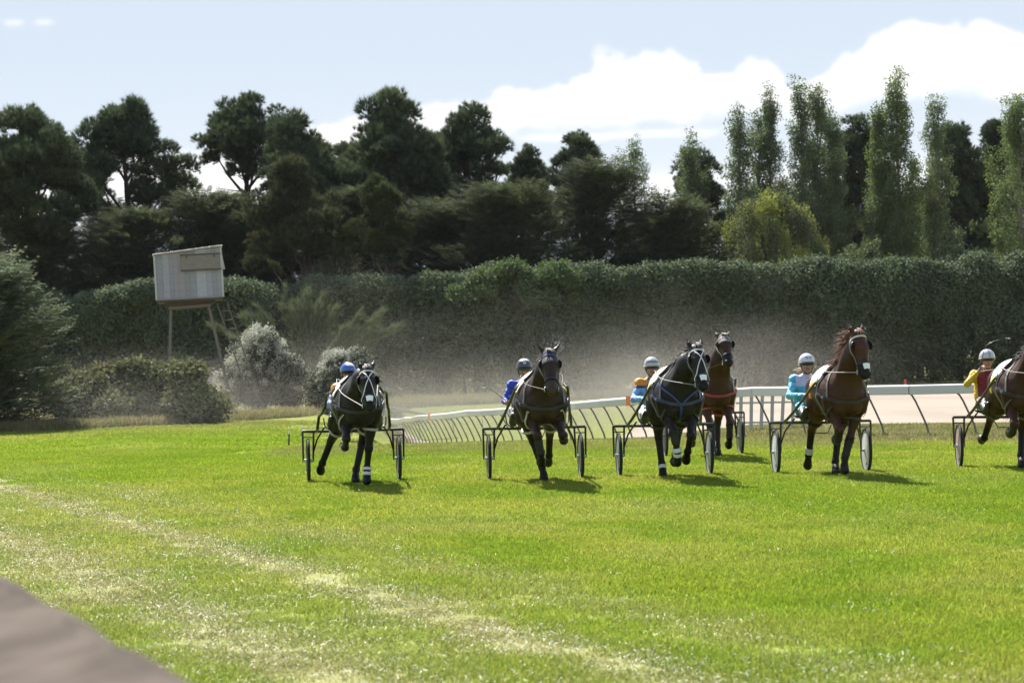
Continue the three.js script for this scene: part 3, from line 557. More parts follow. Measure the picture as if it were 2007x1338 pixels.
  if (st.vee) part('chest_strap', [strap(B, [V(-0.28, 1.38, 0.55), V(-0.13, 1.2, 0.85), V(0, 1.06, 0.92)], 0.024, 0.01, false, 18, 0.014), strap(B, [V(0.28, 1.38, 0.55), V(0.13, 1.2, 0.85), V(0, 1.06, 0.92)], 0.024, 0.01, false, 18, 0.014), strap(B, [V(0, 1.06, 0.92), V(0, 0.95, 0.75), V(0, 0.86, 0.45)], 0.035, 0.01, false, 18)], mat(st.vee, 0.5), t);
  // number cloth over the loins behind the saddle
  if (o.cloth) {
    const pos = [], idx = [], nU = 18, nV = 8;
    for (let k = 0; k < 2; k++) for (let i = 0; i <= nU; i++) for (let j = 0; j <= nV; j++) { const a = lerp(-1.25, 1.25, i / nU), z = lerp(0.14, -0.34, j / nV), [p, n] = onSkin(B, V(Math.sin(a) * 0.4, 1.2 + Math.cos(a) * 0.4, z), 0.012); p.addScaledVector(n, k * 0.008 + 0.006 * fbm(a * 5, z * 12, 2)); pos.push(p.x, p.y, p.z); }
    const m = (nU + 1) * (nV + 1); for (let i = 0; i < nU; i++) for (let j = 0; j < nV; j++) { const a = i * (nV + 1) + j, b = a + nV + 1; idx.push(a, a + 1, b, b, a + 1, b + 1, m + a, m + b, m + a + 1, m + b, m + b + 1, m + a + 1); }
    const g = new THREE.BufferGeometry(); g.setAttribute('position', new THREE.Float32BufferAttribute(pos, 3)); g.setIndex(idx); g.computeVertexNormals();
    const cl = part('saddle_cloth', g, mat(o.cloth[0], 0.8, { side: THREE.DoubleSide }), t);
    for (const s of [-1, 1]) part('cloth_panel', strap(B, [V(s * 0.36, 1.38, -0.02), V(s * 0.37, 1.24, -0.04), V(s * 0.37, 1.14, -0.05)], 0.2, 0.006, false, 8, 0.03), mat(o.cloth[1], 0.8), cl);
  }
  // hobbles: a loop round each gaskin and forearm, joined along the flank
  const hobble = (key, i, f, w) => { const a = V(...legs[key][i]), b = V(...legs[key][i + 1]), c = a.clone().lerp(b, f); return [c, b.clone().sub(a), w]; };
  const hm = mat(o.hobble, 0.5);
  for (const s of ['fr', 'fl', 'hr', 'hl']) { const front = s[0] === 'f', [c, ax] = hobble(s, 0, front ? 0.34 : 0.5), l = part('hobble_loop', ringStrap(B, c, ax, 0.14, 0.035, 0.02), hm, t);
    const sx = s[1] === 'r' ? -1 : 1, up = V(sx * 0.36, 1.3, front ? 0.3 : -0.4); part('hobble_hanger', strap(B, [c.clone().add(V(sx * 0.13, 0.02, 0)), c.clone().lerp(up, 0.5).add(V(sx * 0.1, 0, 0)), up], 0.018, 0.006, false, 14, 0.008), trim, l); }
  // bandages and boots
  for (const [key, seg, f0, f1, rgb] of o.boots) {
    const a = V(...legs[key][seg]), b = V(...legs[key][seg + 1]), m = mat(rgb, 0.7), n = Math.max(1, Math.round((f1 - f0) * a.distanceTo(b) / 0.035));
    const gs = []; for (let i = 0; i < n; i++) gs.push(ringStrap(B, a.clone().lerp(b, lerp(f0, f1, (i + 0.5) / n)), b.clone().sub(a), 0.085, ((f1 - f0) * a.distanceTo(b)) / n, 0.007, 14));
    part(rgb[0] > 0.3 ? 'bandage' : 'boot', gs, m, t);
  }
  // bridle
  const hr = (d, n, rx, ry, w, thick, m, name, from = 0, to = 6.283) => { const P = []; for (let i = 0; i < 20; i++) { const a = lerp(from, to, i / (to - from > 6 ? 20 : 19)); P.push(H(Math.sin(a) * rx, n + Math.cos(a) * ry, d)); } return part(name, strap(headBones, P, w, thick, to - from > 6, 30), m, t); };
  hr(0.415, -0.07, 0.1, 0.1, 0.032, 0.008, mat(st.nose, 0.6), 'noseband'); hr(0.06, -0.05, 0.13, 0.12, 0.026, 0.008, mat(st.brow, 0.6), 'browband', -1.75, 1.75);
  const br = part('bridle', [-1, 1].map((s) => strap(headBones, [H(s * 0.1, -0.05, 0.02), H(s * 0.13, -0.08, 0.16), H(s * 0.1, -0.09, 0.34), H(s * 0.08, -0.09, 0.48)], 0.022, 0.007, false, 20)), trim, t);
  for (const s of [-1, 1]) { const g = new THREE.TorusGeometry(0.032, 0.006, 6, 14); g.rotateY(Math.PI / 2); const m = part('bit_ring', g, steel, br); m.position.copy(H(s * 0.085, -0.1, 0.5)); }
  if (o.cross) { const m = mat(o.cross, 0.5); part('face_strap', [strap(headBones, [H(-0.065, 0.05, 0.06), H(0.0, 0.07, 0.2), H(0.062, 0.04, 0.36), H(0.085, -0.05, 0.47)], 0.013, 0.006, false, 22, 0.01), strap(headBones, [H(0.065, 0.05, 0.06), H(0.0, 0.07, 0.2), H(-0.062, 0.04, 0.36), H(-0.085, -0.05, 0.47)], 0.013, 0.006, false, 22, 0.014)], m, t); }
  if (o.noseRoll) part('nose_patch', strap(headBones, [H(-0.045, 0.03, 0.475), H(0, 0.04, 0.47), H(0.045, 0.03, 0.475)], 0.08, 0.012, false, 12), mat(o.noseRoll, 0.7), t);
  if (o.hood) {
    const grown = headBones.slice(0, 9).map((b) => ({ ...b, ra: b.ra + 0.011, rb: b.rb + 0.011 }));
    part('hood', skin(grown, 0.012, null, (x, y, z, f) => { const d = V(x, y, z).sub(poll).dot(Dn); return Math.max(f, d - o.hood[1], -0.06 - d); }), mat(o.hood[0], 0.75), t);
  }
  if (o.blinkers) for (const s of [-1, 1]) { const g = new THREE.SphereGeometry(0.058, 12, 8, 0, Math.PI); g.scale(1, 1.15, 0.75); const m = part('blinker', g, mat(o.blinkers, 0.6, { side: THREE.DoubleSide }), t); m.position.copy(H(s * 0.108, -0.005, 0.17)); m.lookAt(t.localToWorld(H(s * 0.3, -0.12, 0.1))); }
  // reins, from the bit past the saddle to the driver's hands
  const hands = o.hands;
  [-1, 1].forEach((s, i) => part('rein', limb(curve([H(s * 0.09, -0.1, 0.5), V(s * 0.26, lerp(1.5, hd.y - 0.5, 0.4), 0.75), V(s * 0.3, 1.56, 0.25), V(s * 0.2, 1.5, -0.4), V(hands[i][0], hands[i][1] + lowest - (o.hover ?? 0), hands[i][2] - 1.3)], 26), [0.006, 0.006], 5), o.rein ? mat(o.rein, 0.5) : leather, t));
  return t;
}

// sulky space: z forward, origin on the ground under the axle
function makeSulky(o, place, turn) {
  const t = thing('sulky', o.label, 'sulky', place, turn, 'race sulkies'), fr = mat(o.frame, 0.35, { metalness: 0.1 }), tyre = mat([0.016, 0.016, 0.017], 0.85), disc = mat(o.disc, 0.45), r = 0.345, tk = 0.695;
  for (const s of [-1, 1]) {
    const w = new THREE.Group(); w.name = 'wheel'; w.position.set(s * tk, r, 0); t.add(w);
    const tg = new THREE.TorusGeometry(r - 0.025, 0.025, 8, 40); tg.rotateY(Math.PI / 2); part('tyre', tg, tyre, w);
    const rim = new THREE.TorusGeometry(r - 0.047, 0.014, 6, 40); rim.rotateY(Math.PI / 2); part('rim', rim, steel, w);
    const dg = new THREE.LatheGeometry([[0.001, 0.034], [0.03, 0.034], [0.05, 0.028], [0.16, 0.018], [r - 0.055, 0.008], [r - 0.045, 0], [r - 0.055, -0.008], [0.16, -0.018], [0.05, -0.028], [0.03, -0.034], [0.001, -0.034]].map(([x, y]) => new THREE.Vector2(x, y)), 36); dg.rotateZ(Math.PI / 2); part('wheel_disc', dg, disc, w);
    const hub = new THREE.CylinderGeometry(0.026, 0.026, 0.15, 12); hub.rotateZ(Math.PI / 2); part('hub', hub, steel, w);
    part('valve_window', bevelBox(0.04, 0.05, 0.03, 0.004), tyre, w).position.set(0, -0.2, 0.08);
    part('fork', [limb([V(s * (tk + 0.075), r - 0.02, 0), V(s * (tk + 0.08), 0.79, -0.02)], [0.014, 0.017], 7), limb([V(s * (tk - 0.075), r - 0.02, 0), V(s * (tk - 0.09), 0.79, -0.02)], [0.014, 0.017], 7), limb([V(s * (tk - 0.09), 0.70, -0.02), V(s * (tk + 0.08), 0.70, -0.02)], [0.01, 0.01], 6)], fr, t);
    part('stay', limb([V(s * (tk - 0.075), r + 0.1, 0), V(s * 0.56, 0.66, 0.08), V(s * 0.45, 0.86, 0.3)], [0.012, 0.014, 0.014], 7), fr, t);
    const sh = o.kinked ? [V(s * 0.55, 0.79, -0.02), V(s * 0.55, 0.86, 0.25), V(s * 0.53, 1.03, 0.4), V(s * 0.5, 1.08, 0.9), V(s * 0.46, 1.2, 1.15), V(s * 0.44, 1.37, 1.35), V(s * 0.39, 1.40, 1.62)] : [V(s * 0.56, 0.79, -0.02), V(s * 0.53, 0.88, 0.3), V(s * 0.47, 1.06, 0.75), V(s * 0.42, 1.24, 1.2), V(s * 0.385, 1.38, 1.55), V(s * 0.37, 1.42, 1.68)];
    const pts = o.kinked ? sh.flatMap((p, i) => i ? [sh[i - 1].clone().lerp(p, 0.5), p] : [p]) : curve(sh, 16), shaft = part('shaft', limb(pts, [0.024, 0.019], 9), fr, t);
    part('shaft_tip', limb([sh.at(-1), sh.at(-1).clone().add(V(0, 0.012, 0.09))], [0.024, 0.018], 8), steel, shaft);
    part('tug_strap', limb([sh.at(-1).clone().add(V(0, -0.03, -0.06)), V(s * 0.33, 1.46, 1.5)], [0.016, 0.016], 6), leather, shaft);
    part('foot_rest', [limb(curve([V(s * 0.47, 1.0, 0.62), V(s * 0.44, 0.86, 0.72), V(s * 0.3, 0.82, 0.76), V(s * 0.27, 0.92, 0.74)], 8), [0.01, 0.01], 6)], fr, t);
  }
  part('cross_bar', limb(curve([V(-tk - 0.08, 0.79, -0.02), V(-0.4, 0.785, -0.04), V(0, 0.775, -0.06), V(0.4, 0.785, -0.04), V(tk + 0.08, 0.79, -0.02)], 14), [0.021, 0.021], 9), fr, t);
  const seat = part('seat', new THREE.LatheGeometry([[0.001, 0.05], [0.12, 0.045], [0.19, 0.06], [0.2, 0.03], [0.17, 0], [0.001, -0.005]].map(([x, y]) => new THREE.Vector2(x, y)), 20), leather, t); seat.scale.set(1.05, 1, 0.85); seat.position.set(o.sit, 0.845, -0.22);
  for (const s of [-1, 1]) part('seat_stay', limb([V(s * 0.12 + o.sit, 0.85, -0.22), V(s * 0.2, 0.8, -0.1), V(s * 0.3, 0.785, -0.045)], [0.014, 0.014], 6), fr, seat.parent);
  part('dust_sheet', limb([V(-0.16, 0.74, 0.02), V(-0.1, 0.62, 0.06), V(0.1, 0.62, 0.06), V(0.16, 0.74, 0.02)], [0.009, 0.009], 6), fr, t).name = 'under_hoop';
  return t;
}

function makeDriver(o, place, turn) {
  const t = thing('person', o.label, 'person', place, turn, 'sulky drivers'), sx = o.sit, L = o.hands;
  const J = { pel: [sx, 0.98, -0.24], bel: [sx, 1.14, -0.30], ch: [sx, 1.34, -0.33], nk: [sx, 1.5, -0.27], hd: [sx + 0.0, 1.66, -0.22] };
  const shl = (s) => [sx + s * 0.185, 1.435, -0.3], elb = (i, s) => o.elbows?.[i] ?? [sx + s * 0.29, 1.19, -0.14], kn = (s) => [sx * 0.5 + s * 0.27, 1.02, 0.24], an = (s) => [s * 0.36, 0.9, 0.62], toe = (s) => [s * 0.365, 0.985, 0.8];
  const body = [bone(J.pel, J.bel, 0.14, 0.13, 0.06, 1.1), bone(J.bel, J.ch, 0.135, 0.14, 0.08, 1.15), bone(J.ch, J.nk, 0.13, 0.06, 0.06), bone(J.nk, [J.hd[0], J.hd[1] - 0.06, J.hd[2]], 0.055, 0.055, 0.03)];
  const torso = [bone(J.pel, J.bel, 0.165, 0.155, 0.06, 1.1), bone(J.bel, J.ch, 0.16, 0.165, 0.08, 1.2), bone(J.ch, [sx, 1.475, -0.28], 0.15, 0.085, 0.06)], legs = [bone(J.pel, [sx, 1.02, -0.26], 0.16, 0.15, 0.06, 1.12)], boots = [], hands = [];
  [-1, 1].forEach((s, i) => {
    const S = shl(s), E = elb(i, s), W = L[i];
    body.push(bone(S, S, 0.07, 0.07, 0.06), bone(S, E, 0.05, 0.04, 0.04), bone(E, W, 0.038, 0.026, 0.03), bone([sx + s * 0.09, 0.95, -0.2], kn(s), 0.085, 0.055, 0.04), bone(kn(s), an(s), 0.055, 0.036, 0.03), bone(an(s), toe(s), 0.038, 0.03, 0.02));
    torso.push(bone(S, S, 0.08, 0.08, 0.06), bone(S, E, 0.066, 0.052, 0.04), bone(E, [lerp(E[0], W[0], 0.93), lerp(E[1], W[1], 0.93), lerp(E[2], W[2], 0.93)], 0.052, 0.036, 0.03));
    legs.push(bone([sx + s * 0.09, 0.96, -0.2], kn(s), 0.108, 0.078, 0.05), bone(kn(s), [lerp(kn(s)[0], an(s)[0], 0.75), lerp(kn(s)[1], an(s)[1], 0.75), lerp(kn(s)[2], an(s)[2], 0.75)], 0.076, 0.056, 0.04));
    boots.push([bone([lerp(kn(s)[0], an(s)[0], 0.5), lerp(kn(s)[1], an(s)[1], 0.5), lerp(kn(s)[2], an(s)[2], 0.5)], an(s), 0.064, 0.054, 0.03), bone(an(s), toe(s), 0.056, 0.046, 0.03), bone([an(s)[0], an(s)[1] - 0.035, an(s)[2] - 0.01], [toe(s)[0], toe(s)[1] + 0.02, toe(s)[2] + 0.04], 0.04, 0.038, 0.02)]);
    // hand: palm and five curled fingers closed on the rein
    const w = V(...W), f = w.clone().sub(V(...E)).normalize(), side = V(-s, 0, 0).addScaledVector(f, s * f.x).normalize(), dn = V(0, 0, 0).crossVectors(f, side).multiplyScalar(-s).normalize(), P = (a, b, c) => w.clone().addScaledVector(f, a).addScaledVector(side, b).addScaledVector(dn, c).toArray();
    hands.push(bone(P(0, 0, 0), P(0.08, 0, 0), 0.03, 0.034, 0.02, 1));
    [[-0.03, 0.9], [-0.01, 1], [0.01, 0.96], [0.03, 0.78]].forEach(([b, l]) => hands.push(bone(P(0.085, 0, b), P(0.085 + 0.04 * l, 0.008, b), 0.0105, 0.0098, 0.006), bone(P(0.085 + 0.04 * l, 0.008, b), P(0.08 + 0.036 * l, 0.04, b), 0.0098, 0.009, 0.006), bone(P(0.08 + 0.036 * l, 0.04, b), P(0.085, 0.048, b), 0.009, 0.008, 0.005)));
    hands.push(bone(P(0.03, 0.012, -0.03), P(0.065, 0.04, -0.045), 0.0125, 0.011, 0.01), bone(P(0.065, 0.04, -0.045), P(0.095, 0.05, -0.025), 0.011, 0.009, 0.006));
  });
  const h = J.hd, F = o.face ?? 0, dir = [Math.sin(F), 0, Math.cos(F)], fp = (x, y, z) => [h[0] + x * dir[2] + z * dir[0], h[1] + y, h[2] - x * dir[0] + z * dir[2]];
  const head = [bone(J.nk, fp(0, -0.05, 0), 0.056, 0.055, 0.03), bone(fp(0, 0.03, -0.01), fp(0, 0.02, 0.02), 0.092, 0.088, 0.03), bone(fp(0, -0.04, 0.03), fp(0, -0.085, 0.05), 0.066, 0.045, 0.03), bone(fp(0, -0.1, 0.075), fp(0, -0.1, 0.075), 0.024, 0.024, 0.02), bone(fp(0, 0.0, 0.1), fp(0, -0.035, 0.122), 0.012, 0.018, 0.015), bone(fp(-0.035, 0.02, 0.085), fp(0.035, 0.02, 0.085), 0.018, 0.018, 0.015), bone(fp(-0.02, -0.07, 0.098), fp(0.02, -0.07, 0.098), 0.011, 0.011, 0.008)];
  for (const s of [-1, 1]) head.push(bone(fp(s * 0.09, 0, -0.005), fp(s * 0.092, -0.03, 0), 0.02, 0.014, 0.01), bone(fp(s * 0.045, -0.02, 0.08), fp(s * 0.045, -0.02, 0.08), 0.024, 0.024, 0.02));
  const skinRgb = [0.42, 0.23, 0.16], face = (x, y, z) => { const dy = y - h[1]; return dy < -0.06 && dy > -0.082 && Math.abs(x - h[0]) < 0.03 && z > h[2] + 0.07 ? [0.3, 0.11, 0.09] : skinRgb; }, plain = () => skinRgb;
  part('body', [skin(body, 0.014, plain), skin(head, 0.006, face), skin(hands, 0.0045, plain)], new THREE.MeshStandardMaterial({ vertexColors: true, roughness: 0.55 }), t);
  const cloth = new THREE.MeshStandardMaterial({ vertexColors: true, roughness: 0.6, bumpMap: clothBump, bumpScale: 0.03 });
  part('jacket', sideUv(skin(torso, 0.013, (x, y, z) => o.jacket(x - sx, y, z), (x, y, z, f) => Math.max(f, y - 1.525))), cloth, t);
  part('trousers', sideUv(skin(legs, 0.014, (x, y, z) => o.trousers(x - sx, y, z))), cloth, t);
  boots.forEach((b) => part('boot', skin(b, 0.012), mat(o.boot ?? [0.014, 0.014, 0.016], 0.45), t));
  // helmet: shell, peak, chin strap; goggles
  const hel = new THREE.Group(); hel.name = 'helmet'; hel.position.set(...fp(0, 0.045, -0.005)); hel.rotation.set(-0.08, F, 0, 'YXZ'); t.add(hel);
  const sh = new THREE.SphereGeometry(0.128, 28, 16, 0, Math.PI * 2, 0, 1.72); sh.scale(0.96, 1.04, 1.14);
  const sp = sh.attributes.position, sc = []; for (let i = 0; i < sp.count; i++) sc.push(...o.helmet(sp.getX(i), sp.getY(i), sp.getZ(i))); sh.setAttribute('color', new THREE.Float32BufferAttribute(sc, 3));
  part('shell', sh, new THREE.MeshPhysicalMaterial({ vertexColors: true, roughness: 0.3, clearcoat: 0.6, side: THREE.DoubleSide }), hel);
  const rimG = new THREE.TorusGeometry(0.125, 0.009, 6, 30); rimG.rotateX(Math.PI / 2); rimG.scale(0.96, 1, 1.14); rimG.translate(0, -0.018, 0); part('helmet_rim', rimG, mat(o.rim, 0.5), hel);
  const peak = new THREE.CylinderGeometry(0.15, 0.15, 0.008, 20, 1, false, -0.85, 1.7); peak.scale(0.9, 1, 1.18); peak.translate(0, -0.012, 0.01); part('peak', peak, mat(o.rim, 0.5), hel);
  const gog = new THREE.TorusGeometry(0.098, 0.024, 8, 20, Math.PI * 0.92); gog.rotateX(-Math.PI / 2); gog.scale(0.95, 0.95, 1.1); const gg = part('goggles', gog, mat(o.goggles ?? [0.02, 0.02, 0.025], 0.12), t); gg.position.set(...fp(0, 0.012, 0.008)); gg.rotation.y = F + Math.PI + 0.12;
  part('chin_strap', limb(curve([V(...fp(-0.1, 0.01, 0.01)), V(...fp(-0.07, -0.09, 0.03)), V(...fp(0, -0.135, 0.06)), V(...fp(0.07, -0.09, 0.03)), V(...fp(0.1, 0.01, 0.01))], 14), [0.008, 0.008], 5), leather, t);
  if (o.ponytail) { const hs = [], r = rng(3); for (let i = 0; i < 14; i++) hs.push(hairStrand(V(...fp(-0.02 + 0.03 * r(), -0.06, -0.1)), V(-0.7, -0.1 + 0.3 * r(), -0.6).normalize(), 0.13 + 0.06 * r(), 0.012, 0.03, -0.03 * r())); part('ponytail', hs, mat([0.62, 0.48, 0.27], 0.6), t); }
  return t;
}
